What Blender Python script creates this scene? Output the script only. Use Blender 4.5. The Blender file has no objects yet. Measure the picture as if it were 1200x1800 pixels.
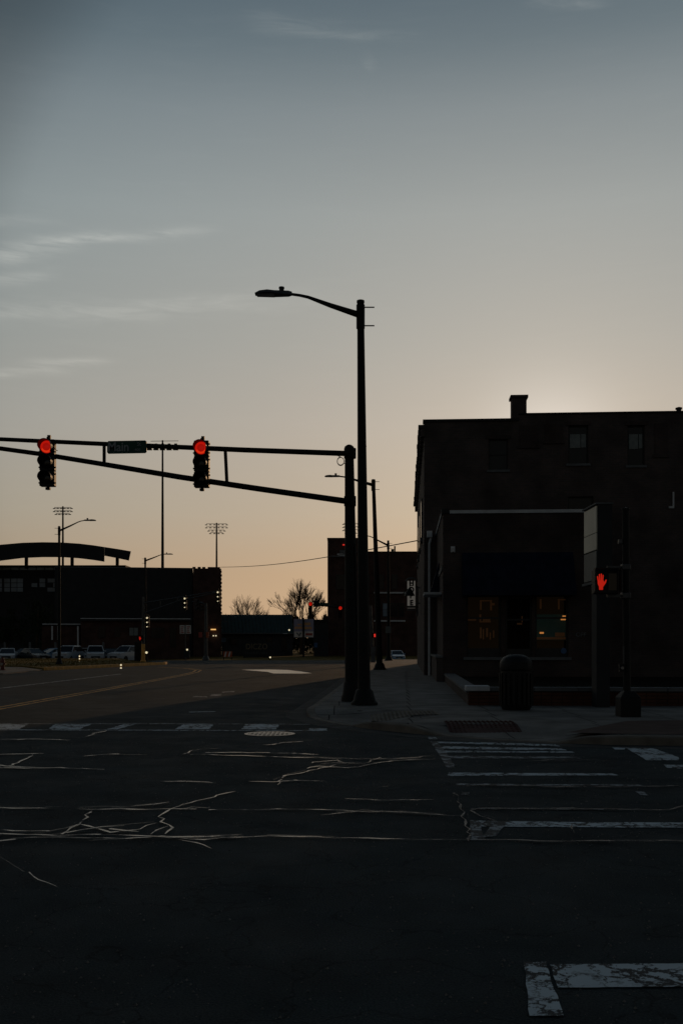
import bpy, math, random
from math import sin, cos, tan, pi, radians, atan, atan2, sqrt
from mathutils import Vector, Matrix
random.seed(7)
scene = bpy.context.scene
C = scene.collection

# ------------------------------------------------------------------ camera
F, YH, EYE = 1750.0, 1132.0, 1.42          # focal length in photo pixels, horizon row, eye height
cam_d = bpy.data.cameras.new('camera'); cam = bpy.data.objects.new('camera', cam_d); C.objects.link(cam)
cam.location = (0, 0, EYE); cam.rotation_euler = (radians(90), 0, 0)
cam_d.sensor_fit = 'VERTICAL'; cam_d.sensor_height = 36; cam_d.sensor_width = 24; cam_d.lens = 35
cam_d.shift_y = (YH - 900) / 1800; cam_d.clip_start = 0.1; cam_d.clip_end = 6000
scene.camera = cam

# ------------------------------------------------------------------ sky and sun
SUN_AZ, SUN_EL = radians(11.8), radians(10.6)
SUN_DIR = Vector((sin(SUN_AZ)*cos(SUN_EL), cos(SUN_AZ)*cos(SUN_EL), sin(SUN_EL)))
scene.view_settings.view_transform = 'Standard'; scene.view_settings.look = 'None'
scene.view_settings.gamma = 1; scene.view_settings.exposure = 0; scene.view_settings.use_curve_mapping = False

def lin(r, g, b):
    f = lambda v: (v/12.92 if v <= .04045 else ((v+.055)/1.055)**2.4)
    return tuple(f(x/255) for x in (r, g, b)) + (1,)

w = bpy.data.worlds.new('World'); scene.world = w; w.use_nodes = True
nt = w.node_tree; N = nt.nodes; L = nt.links; N.clear()
def nd(t, **k):
    n = N.new(t)
    for a, v in k.items(): setattr(n, a, v)
    return n
def put(sock, v):
    if isinstance(v, bpy.types.NodeSocket): L.new(v, sock)
    else: sock.default_value = v
def m_(op, a, b=0.0, c=None, clamp=False):
    n = nd('ShaderNodeMath', operation=op, use_clamp=clamp)
    put(n.inputs[0], a); put(n.inputs[1], b)
    if c is not None: put(n.inputs[2], c)
    return n.outputs[0]
def vscale(col, f):
    n = nd('ShaderNodeVectorMath', operation='SCALE'); put(n.inputs[0], col); put(n.inputs['Scale'], f); return n.outputs[0]
def vadd(a, b):
    n = nd('ShaderNodeVectorMath', operation='ADD'); put(n.inputs[0], a); put(n.inputs[1], b); return n.outputs[0]
tc = nd('ShaderNodeTexCoord')
nrm = nd('ShaderNodeVectorMath', operation='NORMALIZE'); L.new(tc.outputs['Generated'], nrm.inputs[0])
D = nrm.outputs[0]
sp = nd('ShaderNodeSeparateXYZ'); L.new(D, sp.inputs[0])
dx, dy, dz = sp.outputs
dot = nd('ShaderNodeVectorMath', operation='DOT_PRODUCT'); L.new(D, dot.inputs[0]); dot.inputs[1].default_value = SUN_DIR
cs = dot.outputs['Value']
ramp = nd('ShaderNodeValToRGB'); cr = ramp.color_ramp
stops = [(0.0, (180, 148, 119)), (.07, (174, 147, 120)), (.13, (170, 155, 136)), (.213, (166, 158, 147)), (.286, (157, 155, 148)), (.395, (147, 151, 149)),
         (.47, (127, 134, 136)), (.515, (103, 114, 119)), (.545, (92, 104, 111)), (.70, (62, 77, 89)), (1.0, (42, 55, 69))]
cr.elements[0].position = stops[0][0]; cr.elements[0].color = lin(*stops[0][1])
cr.elements[1].position = stops[-1][0]; cr.elements[1].color = lin(*stops[-1][1])
for p, c in stops[1:-1]:
    e = cr.elements.new(p); e.color = lin(*c)
L.new(m_('MAXIMUM', dz, 0.0), ramp.inputs[0])
# brighter towards the sun, darker on the far side of the sky
mr = nd('ShaderNodeValToRGB'); L.new(m_('MULTIPLY_ADD', cs, .5, .5), mr.inputs[0])
ms = [(0, .17), (.5, .26), (.8, .36), (.90, .44), (.9115, .52), (.917, .58), (.924, .76), (.931, .92), (.955, 1.0), (.98, 1.06), (1.0, 1.12)]
mr.color_ramp.interpolation = 'B_SPLINE'; me_ = mr.color_ramp.elements
for e_, (p, v) in zip((me_[0], me_[1]), (ms[0], ms[-1])): e_.position = p; e_.color = (v/1.2,)*3+(1,)
for p, v in ms[1:-1]: me_.new(p).color = (v/1.2,)*3+(1,)
col = vscale(ramp.outputs[0], m_('MULTIPLY', mr.outputs[0], 1.2))
tint = nd('ShaderNodeMix', data_type='RGBA'); tr = nd('ShaderNodeMapRange'); put(tr.inputs['Value'], cs); tr.inputs['From Min'].default_value = .85; tr.inputs['From Max'].default_value = .97; L.new(tr.outputs[0], tint.inputs['Factor'])
tint.inputs['A'].default_value = (.95, 1.03, 1.08, 1); tint.inputs['B'].default_value = (1, 1, 1, 1)
vm = nd('ShaderNodeVectorMath', operation='MULTIPLY'); L.new(col, vm.inputs[0]); L.new(tint.outputs['Result'], vm.inputs[1]); col = vm.outputs[0]
g1 = m_('POWER', m_('MAXIMUM', cs, 0.0), 600.0)
g2 = m_('POWER', m_('MAXIMUM', cs, 0.0), 60.0)
col = vadd(col, vscale((.20, .20, .20), g1))
col = vadd(col, vscale((.055, .040, .032), g2))
# thin streaks of cirrus
az = m_('ARCTAN2', dx, dy)
el = m_('ARCSINE', dz)
cv = nd('ShaderNodeCombineXYZ'); put(cv.inputs[0], m_('MULTIPLY', az, 7.0)); put(cv.inputs[1], m_('MULTIPLY', el, 55.0))
nz = nd('ShaderNodeTexNoise'); L.new(cv.outputs[0], nz.inputs['Vector'])
nz.inputs['Scale'].default_value = 2.2; nz.inputs['Detail'].default_value = 8; nz.inputs['Roughness'].default_value = .6; nz.inputs['Distortion'].default_value = .6
cv2 = nd('ShaderNodeCombineXYZ'); put(cv2.inputs[0], m_('MULTIPLY', az, 4.0)); put(cv2.inputs[1], m_('MULTIPLY', el, 9.0))
nz2 = nd('ShaderNodeTexNoise'); L.new(cv2.outputs[0], nz2.inputs['Vector']); nz2.inputs['Scale'].default_value = 2.5; nz2.inputs['Detail'].default_value = 5
tot = None
def azel(px, py):
    a = atan((px-600)/F); return a, atan((YH-py)/F*cos(a))
for (x0, y0, x1, y1, hw, amp) in [(-120, 462, 190, 416, 13, 1.0), (120, 420, 355, 408, 8, .75), (-80, 496, 90, 482, 9, .5), (-150, 545, 520, 527, 16, .5),
                                  (-60, 658, 120, 652, 7, .6), (40, 638, 190, 633, 7, .55), (440, 38, 600, 50, 11, .38), (560, 58, 730, 66, 7, .3),
                                  (930, 8, 1060, 6, 6, .35), (-200, 384, 80, 384, 10, .3), (-900, 300, -300, 420, 30, .6), (1500, 200, 2300, 120, 30, .5), (640, 120, 655, 100, 12, .2)]:
    a0, e0 = azel(x0, y0); a1, e1 = azel(x1, y1)
    ca, ce = (a0+a1)/2, (e0+e1)/2; hl = sqrt((a1-a0)**2+(e1-e0)**2)/2; th = atan2(e1-e0, a1-a0)
    da = m_('SUBTRACT', az, ca); de = m_('ADD', m_('SUBTRACT', el, ce), m_('MULTIPLY', m_('SUBTRACT', nz2.outputs[0], .5), .018))
    p = m_('DIVIDE', m_('ADD', m_('MULTIPLY', da, cos(th)), m_('MULTIPLY', de, sin(th))), hl)
    q = m_('DIVIDE', m_('SUBTRACT', m_('MULTIPLY', de, cos(th)), m_('MULTIPLY', da, sin(th))), hw/F)
    r2 = m_('ADD', m_('MULTIPLY', m_('POWER', m_('ABSOLUTE', p), 4.0), 1.0), m_('MULTIPLY', q, q))
    g = m_('MULTIPLY', m_('EXPONENT', m_('MULTIPLY', r2, -1.0)), amp)
    tot = g if tot is None else m_('ADD', tot, g)
cmask = nd('ShaderNodeMapRange'); put(cmask.inputs['Value'], nz.outputs[0]); cmask.inputs['From Min'].default_value = .30; cmask.inputs['From Max'].default_value = .72
veil = nd('ShaderNodeMapRange'); put(veil.inputs['Value'], nz.outputs[0]); veil.inputs['From Min'].default_value = .5; veil.inputs['From Max'].default_value = .9; veil.inputs['To Max'].default_value = .10
cl = m_('ADD', m_('MULTIPLY', tot, cmask.outputs[0]), m_('MULTIPLY', veil.outputs[0], nz2.outputs[0]))
col = vadd(col, vscale((.165, .157, .138), cl))
# below the horizon: dull earth bounce
below = nd('ShaderNodeMix', data_type='RGBA'); put(below.inputs['Factor'], m_('LESS_THAN', dz, -0.002))
L.new(col, below.inputs['A']); below.inputs['B'].default_value = (.02, .018, .016, 1)
sky = nd('ShaderNodeTexSky'); sky.sky_type = 'NISHITA'; sky.sun_disc = False; sky.sun_elevation = SUN_EL; sky.sun_rotation = SUN_AZ
bg1 = nd('ShaderNodeBackground'); L.new(below.outputs['Result'], bg1.inputs[0]); bg1.inputs[1].default_value = 1.0
bg2 = nd('ShaderNodeBackground'); L.new(sky.outputs[0], bg2.inputs[0]); bg2.inputs[1].default_value = 0.003
ad = nd('ShaderNodeAddShader'); L.new(bg1.outputs[0], ad.inputs[0]); L.new(bg2.outputs[0], ad.inputs[1])
ow = nd('ShaderNodeOutputWorld'); L.new(ad.outputs[0], ow.inputs[0])

sl = bpy.data.lights.new('sun', 'SUN'); sl.energy = .5; sl.angle = radians(.5); sl.color = (1.0, .60, .30)
so = bpy.data.objects.new('sun', sl); C.objects.link(so)
so.rotation_euler = SUN_DIR.to_track_quat('Z', 'Y').to_euler(); so.location = (30, 40, 60)

# ------------------------------------------------------------------ helpers
def sstep(a, b, x):
    t = max(0, min(1, (x-a)/(b-a))); return t*t*(3-2*t)
def gz(y): return -.45*sstep(86, 100, y)              # the far lots lie a little lower
def at(px, py, Y): return Vector(((px-600)*Y/F, Y, EYE+(YH-py)*Y/F))
def XX(px, Y): return (px-600)*Y/F
def ZZ(py, Y): return EYE+(YH-py)*Y/F
def G(px, py, z=0.0):
    Y = EYE*F/(py-YH); return Vector(((px-600)*Y/F, Y, z))

class MB:
    def __init__(s): s.v, s.f = [], []
    def add(s, vs, fs):
        b = len(s.v); s.v += [tuple(v) for v in vs]; s.f += [tuple(b+i for i in f) for f in fs]; return s
    def box(s, c, d, rot=0, taper=1.0):
        x, y, z = (k/2 for k in d); vs = []
        for k in (-1, 1):
            t = taper if k > 0 else 1
            for a, b in ((-1, -1), (1, -1), (1, 1), (-1, 1)):
                p = Vector((a*x*t, b*y*t, k*z))
                if rot: p = Matrix.Rotation(rot, 3, 'Z') @ p
                vs.append(p + Vector(c))
        return s.add(vs, [(3, 2, 1, 0), (4, 5, 6, 7), (0, 1, 5, 4), (1, 2, 6, 5), (2, 3, 7, 6), (3, 0, 4, 7)])
    def span(s, a, b):
        return s.box([(p+q)/2 for p, q in zip(a, b)], [abs(q-p) for p, q in zip(a, b)])
    def path(s, pts, rs, n=10, caps=True):
        pts = [Vector(p) for p in pts]
        if not hasattr(rs, '__len__'): rs = [rs]*len(pts)
        rings = []; ref = None
        for i, p in enumerate(pts):
            t = (pts[min(i+1, len(pts)-1)] - pts[max(i-1, 0)]).normalized()
            if ref is None or abs(ref.dot(t)) > .95:
                ref = Vector((0, 0, 1)) if abs(t.z) < .9 else Vector((1, 0, 0))
            a = (ref - t*ref.dot(t)).normalized(); ref = a; b = t.cross(a)
            rings.append([p + (a*cos(2*pi*k/n) + b*sin(2*pi*k/n))*rs[i] for k in range(n)])
        vs = [v for r in rings for v in r]; fs = []
        for i in range(len(pts)-1):
            for k in range(n): fs.append((i*n+k, i*n+(k+1) % n, (i+1)*n+(k+1) % n, (i+1)*n+k))
        if caps: fs += [tuple(range(n-1, -1, -1)), tuple((len(pts)-1)*n+k for k in range(n))]
        return s.add(vs, fs)
    def tube(s, a, b, r0, r1=None, n=10): return s.path([a, b], [r0, r0 if r1 is None else r1], n)
    def lathe(s, prof, c=(0, 0, 0), n=16, axis='Z'):
        vs = []
        for r, h in prof:
            for k in range(n):
                p = (r*cos(2*pi*k/n), r*sin(2*pi*k/n), h)
                if axis == 'Y': p = (p[0], h, p[1])
                vs.append(Vector(p)+Vector(c))
        fs = []
        for i in range(len(prof)-1):
            for k in range(n):
                q = (i*n+k, i*n+(k+1) % n, (i+1)*n+(k+1) % n, (i+1)*n+k)
                fs.append(q if axis == 'Z' else q[::-1])
        t = [tuple(range(n-1, -1, -1)), tuple((len(prof)-1)*n+k for k in range(n))]
        return s.add(vs, fs + (t if axis == 'Z' else [x[::-1] for x in t]))
    def prism(s, poly, vec):
        n = len(poly); a = [Vector(p) for p in poly]; b = [p+Vector(vec) for p in a]
        return s.add(a+b, [tuple(range(n-1, -1, -1)), tuple(range(n, 2*n))]+[(i, (i+1) % n, n+(i+1) % n, n+i) for i in range(n)])
    def poly(s, pts): return s.add(pts, [tuple(range(len(pts)))])
    def loft(s, secs):
        n = len(secs[0]); vs = [p for r in secs for p in r]; fs = [tuple(range(n-1, -1, -1)), tuple((len(secs)-1)*n+k for k in range(n))]
        for i in range(len(secs)-1):
            for k in range(n): fs.append((i*n+k, i*n+(k+1) % n, (i+1)*n+(k+1) % n, (i+1)*n+k))
        return s.add(vs, fs)
    def build(s, name, mat, parent=None, M=None, smooth=False, bevel=0, fix=True):
        off = Vector((0, 0, 0)); p = parent
        while p is not None:
            off += Vector(p.location); p = p.parent
        vs = [Vector(v) for v in s.v]
        if M is not None: vs = [M @ v for v in vs]
        me = bpy.data.meshes.new(name)
        if parent is None and not s.v: return None
        me.from_pydata([tuple(v-off) for v in vs], [], s.f); me.materials.append(mat)
        if fix:
            import bmesh
            bm = bmesh.new(); bm.from_mesh(me); bmesh.ops.recalc_face_normals(bm, faces=bm.faces[:])
            if bevel:
                bmesh.ops.bevel(bm, geom=[e for e in bm.edges if e.calc_face_angle(0) > .6], offset=bevel, segments=1, affect='EDGES')
            bm.to_mesh(me); bm.free()
        if smooth:
            me.polygons.foreach_set('use_smooth', [True]*len(me.polygons))
            try: me.set_sharp_from_angle(angle=radians(40))
            except Exception: pass
        me.update()
        o = bpy.data.objects.new(name, me); C.objects.link(o); o.parent = parent
        return o

def thing(name, label, cat, loc, group=None):
    o = bpy.data.objects.new(name, None); C.objects.link(o); o.location = loc; o.empty_display_size = .2
    return tag(o, label, cat, group)
def tag(o, label, cat, group=None):
    o['label'] = label; o['category'] = cat
    if group: o['group'] = group
    return o
def struct(o): o['kind'] = 'structure'; return o
def stuff(o): o['kind'] = 'stuff'; return o
def text(s, name, mat, parent, loc, size, M=None, bold=.0, ext=.004, align='CENTER', sx=1.0):
    cu = bpy.data.curves.new(name, 'FONT'); cu.body = s; cu.size = size; cu.align_x = align; cu.align_y = 'CENTER'; cu.extrude = ext; cu.offset = bold
    cu.resolution_u = 3; cu.materials.append(mat)
    tmp = bpy.data.objects.new(name, cu); C.objects.link(tmp); bpy.context.view_layer.update()
    me = bpy.data.meshes.new_from_object(tmp.evaluated_get(bpy.context.evaluated_depsgraph_get()))
    bpy.data.objects.remove(tmp); o = bpy.data.objects.new(name, me); C.objects.link(o)
    if not me.materials: me.materials.append(mat)
    off = Vector((0, 0, 0)); p = parent
    while p is not None: off += Vector(p.location); p = p.parent
    o.parent = parent; o.location = Vector(loc)-off; o.rotation_euler = (radians(90), 0, M or 0); o.scale = (sx, 1, 1)
    return o

# ------------------------------------------------------------------ materials
def mat(name, c, rough=.7, var=.25, scale=4.0, bump=.0, bscale=60.0, metal=0.0, spec=.5, emit=None, estr=1.0, c2=None):
    m = bpy.data.materials.new(name); m.use_nodes = True; t = m.node_tree; b = t.nodes['Principled BSDF']
    b.inputs['Roughness'].default_value = rough; b.inputs['Metallic'].default_value = metal; b.inputs['Specular IOR Level'].default_value = spec
    g = t.nodes.new('ShaderNodeNewGeometry')
    n = t.nodes.new('ShaderNodeTexNoise'); n.inputs['Scale'].default_value = scale; n.inputs['Detail'].default_value = 6; t.links.new(g.outputs['Position'], n.inputs['Vector'])
    mx = t.nodes.new('ShaderNodeMix'); mx.data_type = 'RGBA'
    r = t.nodes.new('ShaderNodeMapRange'); r.inputs['From Min'].default_value = .3; r.inputs['From Max'].default_value = .7; t.links.new(n.outputs[0], r.inputs[0])
    t.links.new(r.outputs[0], mx.inputs['Factor'])
    c2 = c2 or tuple(k*(1+var) for k in c); c1 = tuple(k*(1-var) for k in c)
    mx.inputs['A'].default_value = (*c1, 1); mx.inputs['B'].default_value = (*c2, 1)
    t.links.new(mx.outputs['Result'], b.inputs['Base Color'])
    if bump:
        n2 = t.nodes.new('ShaderNodeTexNoise'); n2.inputs['Scale'].default_value = bscale; n2.inputs['Detail'].default_value = 4; t.links.new(g.outputs['Position'], n2.inputs['Vector'])
        bp = t.nodes.new('ShaderNodeBump'); bp.inputs['Strength'].default_value = bump; bp.inputs['Distance'].default_value = .02
        t.links.new(n2.outputs[0], bp.inputs['Height']); t.links.new(bp.outputs[0], b.inputs['Normal'])
    if emit:
        b.inputs['Emission Color'].default_value = (*emit, 1); b.inputs['Emission Strength'].default_value = estr
    return m
def brick_mat(name, c1, c2, mortar, ang=0.0, s=1.0):
    m = bpy.data.materials.new(name); m.use_nodes = True; t = m.node_tree; b = t.nodes['Principled BSDF']; b.inputs['Roughness'].default_value = .9; b.inputs['Specular IOR Level'].default_value = .25
    g = t.nodes.new('ShaderNodeNewGeometry'); se = t.nodes.new('ShaderNodeSeparateXYZ'); t.links.new(g.outputs['Position'], se.inputs[0])
    a = t.nodes.new('ShaderNodeMath'); a.operation = 'ADD'; t.links.new(se.outputs[0], a.inputs[0]); t.links.new(se.outputs[1], a.inputs[1])
    co = t.nodes.new('ShaderNodeCombineXYZ'); t.links.new(a.outputs[0], co.inputs[0]); t.links.new(se.outputs[2], co.inputs[1])
    br = t.nodes.new('ShaderNodeTexBrick'); t.links.new(co.outputs[0], br.inputs['Vector']); br.inputs['Scale'].default_value = 1.0
    br.inputs['Brick Width'].default_value = .22*s; br.inputs['Row Height'].default_value = .075*s; br.inputs['Mortar Size'].default_value = .008*s
    br.inputs['Color1'].default_value = (*c1, 1); br.inputs['Color2'].default_value = (*c2, 1); br.inputs['Mortar'].default_value = (*mortar, 1)
    n = t.nodes.new('ShaderNodeTexNoise'); n.inputs['Scale'].default_value = .9; n.inputs['Detail'].default_value = 8; t.links.new(g.outputs['Position'], n.inputs['Vector'])
    r = t.nodes.new('ShaderNodeMapRange'); r.inputs['From Min'].default_value = .3; r.inputs['From Max'].default_value = .7; r.inputs['To Min'].default_value = .55; r.inputs['To Max'].default_value = 1.25; t.links.new(n.outputs[0], r.inputs[0])
    v = t.nodes.new('ShaderNodeVectorMath'); v.operation = 'SCALE'; t.links.new(br.outputs['Color'], v.inputs[0]); t.links.new(r.outputs[0], v.inputs['Scale'])
    t.links.new(v.outputs[0], b.inputs['Base Color'])
    bp = t.nodes.new('ShaderNodeBump'); bp.inputs['Strength'].default_value = .6; bp.inputs['Distance'].default_value = .01; bp.invert = True
    t.links.new(br.outputs['Fac'], bp.inputs['Height']); t.links.new(bp.outputs[0], b.inputs['Normal'])
    return m
def asphalt_mat(name, c, seed=0.0):
    m = bpy.data.materials.new(name); m.use_nodes = True; t = m.node_tree; b = t.nodes['Principled BSDF']
    g = t.nodes.new('ShaderNodeNewGeometry'); P = g.outputs['Position']
    def noise(s, d=6, r=.6):
        n = t.nodes.new('ShaderNodeTexNoise'); n.inputs['Scale'].default_value = s; n.inputs['Detail'].default_value = d; n.inputs['Roughness'].default_value = r; t.links.new(P, n.inputs['Vector']); return n.outputs[0]
    def mp(x, a, bb, lo, hi):
        r = t.nodes.new('ShaderNodeMapRange'); t.links.new(x, r.inputs[0]); r.inputs['From Min'].default_value = a; r.inputs['From Max'].default_value = bb; r.inputs['To Min'].default_value = lo; r.inputs['To Max'].default_value = hi; return r.outputs[0]
    def mul(x, y, op='MULTIPLY'):
        k = t.nodes.new('ShaderNodeMath'); k.operation = op; t.links.new(x, k.inputs[0]); t.links.new(y, k.inputs[1]); return k.outputs[0]
    big = mp(noise(.25), .3, .7, .75, 1.25); mid = mp(noise(2.0, 8), .3, .7, .8, 1.2); fine = mp(noise(90, 3), .3, .75, .55, 1.6)
    vo = t.nodes.new('ShaderNodeTexVoronoi'); vo.feature = 'DISTANCE_TO_EDGE'; vo.inputs['Scale'].default_value = 1.1
    wv = t.nodes.new('ShaderNodeTexNoise'); wv.inputs['Scale'].default_value = 1.5; wv.inputs['Detail'].default_value = 6; t.links.new(P, wv.inputs['Vector'])
    va = t.nodes.new('ShaderNodeVectorMath'); va.operation = 'ADD'; t.links.new(P, va.inputs[0])
    vs = t.nodes.new('ShaderNodeVectorMath'); vs.operation = 'SCALE'; vs.inputs['Scale'].default_value = 1.4; t.links.new(wv.outputs['Color'], vs.inputs[0]); t.links.new(vs.outputs[0], va.inputs[1]); t.links.new(va.outputs[0], vo.inputs['Vector'])
    crack = mp(vo.outputs['Distance'], .004, .014, .62, 1.0)
    f = mul(mul(mul(big, mid), fine), crack)
    v = t.nodes.new('ShaderNodeVectorMath'); v.operation = 'SCALE'; v.inputs[0].default_value = c; t.links.new(f, v.inputs['Scale']); t.links.new(v.outputs[0], b.inputs['Base Color'])
    t.links.new(mp(noise(1.2, 5), .3, .7, .72, .92), b.inputs['Roughness']); b.inputs['Specular IOR Level'].default_value = .06
    bp = t.nodes.new('ShaderNodeBump'); bp.inputs['Strength'].default_value = .55; bp.inputs['Distance'].default_value = .012
    t.links.new(mul(fine, crack, 'ADD'), bp.inputs['Height']); t.links.new(bp.outputs[0], b.inputs['Normal'])
    return m
def worn_paint(name, c, under, wear=.5, crackscale=7.0):
    m = bpy.data.materials.new(name); m.use_nodes = True; t = m.node_tree; b = t.nodes['Principled BSDF']; b.inputs['Roughness'].default_value = .75; b.inputs['Specular IOR Level'].default_value = .2
    g = t.nodes.new('ShaderNodeNewGeometry'); P = g.outputs['Position']
    n = t.nodes.new('ShaderNodeTexNoise'); n.inputs['Scale'].default_value = 5; n.inputs['Detail'].default_value = 10; n.inputs['Roughness'].default_value = .7; t.links.new(P, n.inputs['Vector'])
    r = t.nodes.new('ShaderNodeMapRange'); t.links.new(n.outputs[0], r.inputs[0]); r.inputs['From Min'].default_value = wear-.04; r.inputs['From Max'].default_value = wear+.05
    vo = t.nodes.new('ShaderNodeTexVoronoi'); vo.feature = 'DISTANCE_TO_EDGE'; vo.inputs['Scale'].default_value = crackscale
    va = t.nodes.new('ShaderNodeVectorMath'); va.operation = 'ADD'; t.links.new(P, va.inputs[0]); vs = t.nodes.new('ShaderNodeVectorMath'); vs.operation = 'SCALE'; vs.inputs['Scale'].default_value = .42
    t.links.new(n.outputs['Color'], vs.inputs[0]); t.links.new(vs.outputs[0], va.inputs[1]); t.links.new(va.outputs[0], vo.inputs['Vector'])
    n5 = t.nodes.new('ShaderNodeTexNoise'); n5.inputs['Scale'].default_value = 2.6; n5.inputs['Detail'].default_value = 5; t.links.new(P, n5.inputs['Vector'])
    k0 = t.nodes.new('ShaderNodeMapRange'); t.links.new(n5.outputs[0], k0.inputs[0]); k0.inputs['From Min'].default_value = .40; k0.inputs['From Max'].default_value = .68; k0.inputs['To Min'].default_value = -.02; k0.inputs['To Max'].default_value = .16
    k1 = t.nodes.new('ShaderNodeMath'); k1.operation = 'SUBTRACT'; t.links.new(vo.outputs['Distance'], k1.inputs[0]); t.links.new(k0.outputs[0], k1.inputs[1])
    k = t.nodes.new('ShaderNodeMapRange'); t.links.new(k1.outputs[0], k.inputs[0]); k.inputs['From Min'].default_value = .0; k.inputs['From Max'].default_value = .045
    mu = t.nodes.new('ShaderNodeMath'); mu.operation = 'MULTIPLY'; t.links.new(r.outputs[0], mu.inputs[0]); t.links.new(k.outputs[0], mu.inputs[1])
    n3 = t.nodes.new('ShaderNodeTexNoise'); n3.inputs['Scale'].default_value = 1.3; t.links.new(P, n3.inputs['Vector'])
    dirt = t.nodes.new('ShaderNodeMix'); dirt.data_type = 'RGBA'; t.links.new(n3.outputs[0], dirt.inputs['Factor']); dirt.inputs['A'].default_value = (*[x*.6 for x in c], 1); dirt.inputs['B'].default_value = (*c, 1)
    mx = t.nodes.new('ShaderNodeMix'); mx.data_type = 'RGBA'; t.links.new(mu.outputs[0], mx.inputs['Factor']); mx.inputs['A'].default_value = (*under, 1); t.links.new(dirt.outputs['Result'], mx.inputs['B'])
    t.links.new(mx.outputs['Result'], b.inputs['Base Color'])
    return m

def tar_mat():
    m = mat('tar_seal', (.030, .029, .028), .34, .3, 30, .2, 25, spec=.7); t = m.node_tree; b = t.nodes['Principled BSDF']
    g = t.nodes.new('ShaderNodeNewGeometry'); n = t.nodes.new('ShaderNodeTexNoise'); n.inputs['Scale'].default_value = 1.6; n.inputs['Detail'].default_value = 9; n.inputs['Roughness'].default_value = .72; t.links.new(g.outputs['Position'], n.inputs['Vector'])
    for key, lo, hi in (('Roughness', .24, .95), ('Specular IOR Level', .85, .08)):
        r = t.nodes.new('ShaderNodeMapRange'); t.links.new(n.outputs[0], r.inputs[0]); r.inputs['From Min'].default_value = .50; r.inputs['From Max'].default_value = .66; r.inputs['To Min'].default_value = lo; r.inputs['To Max'].default_value = hi; t.links.new(r.outputs[0], b.inputs[key])
    return m
ASPH = asphalt_mat('asphalt', (.039, .053, .059))
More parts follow.
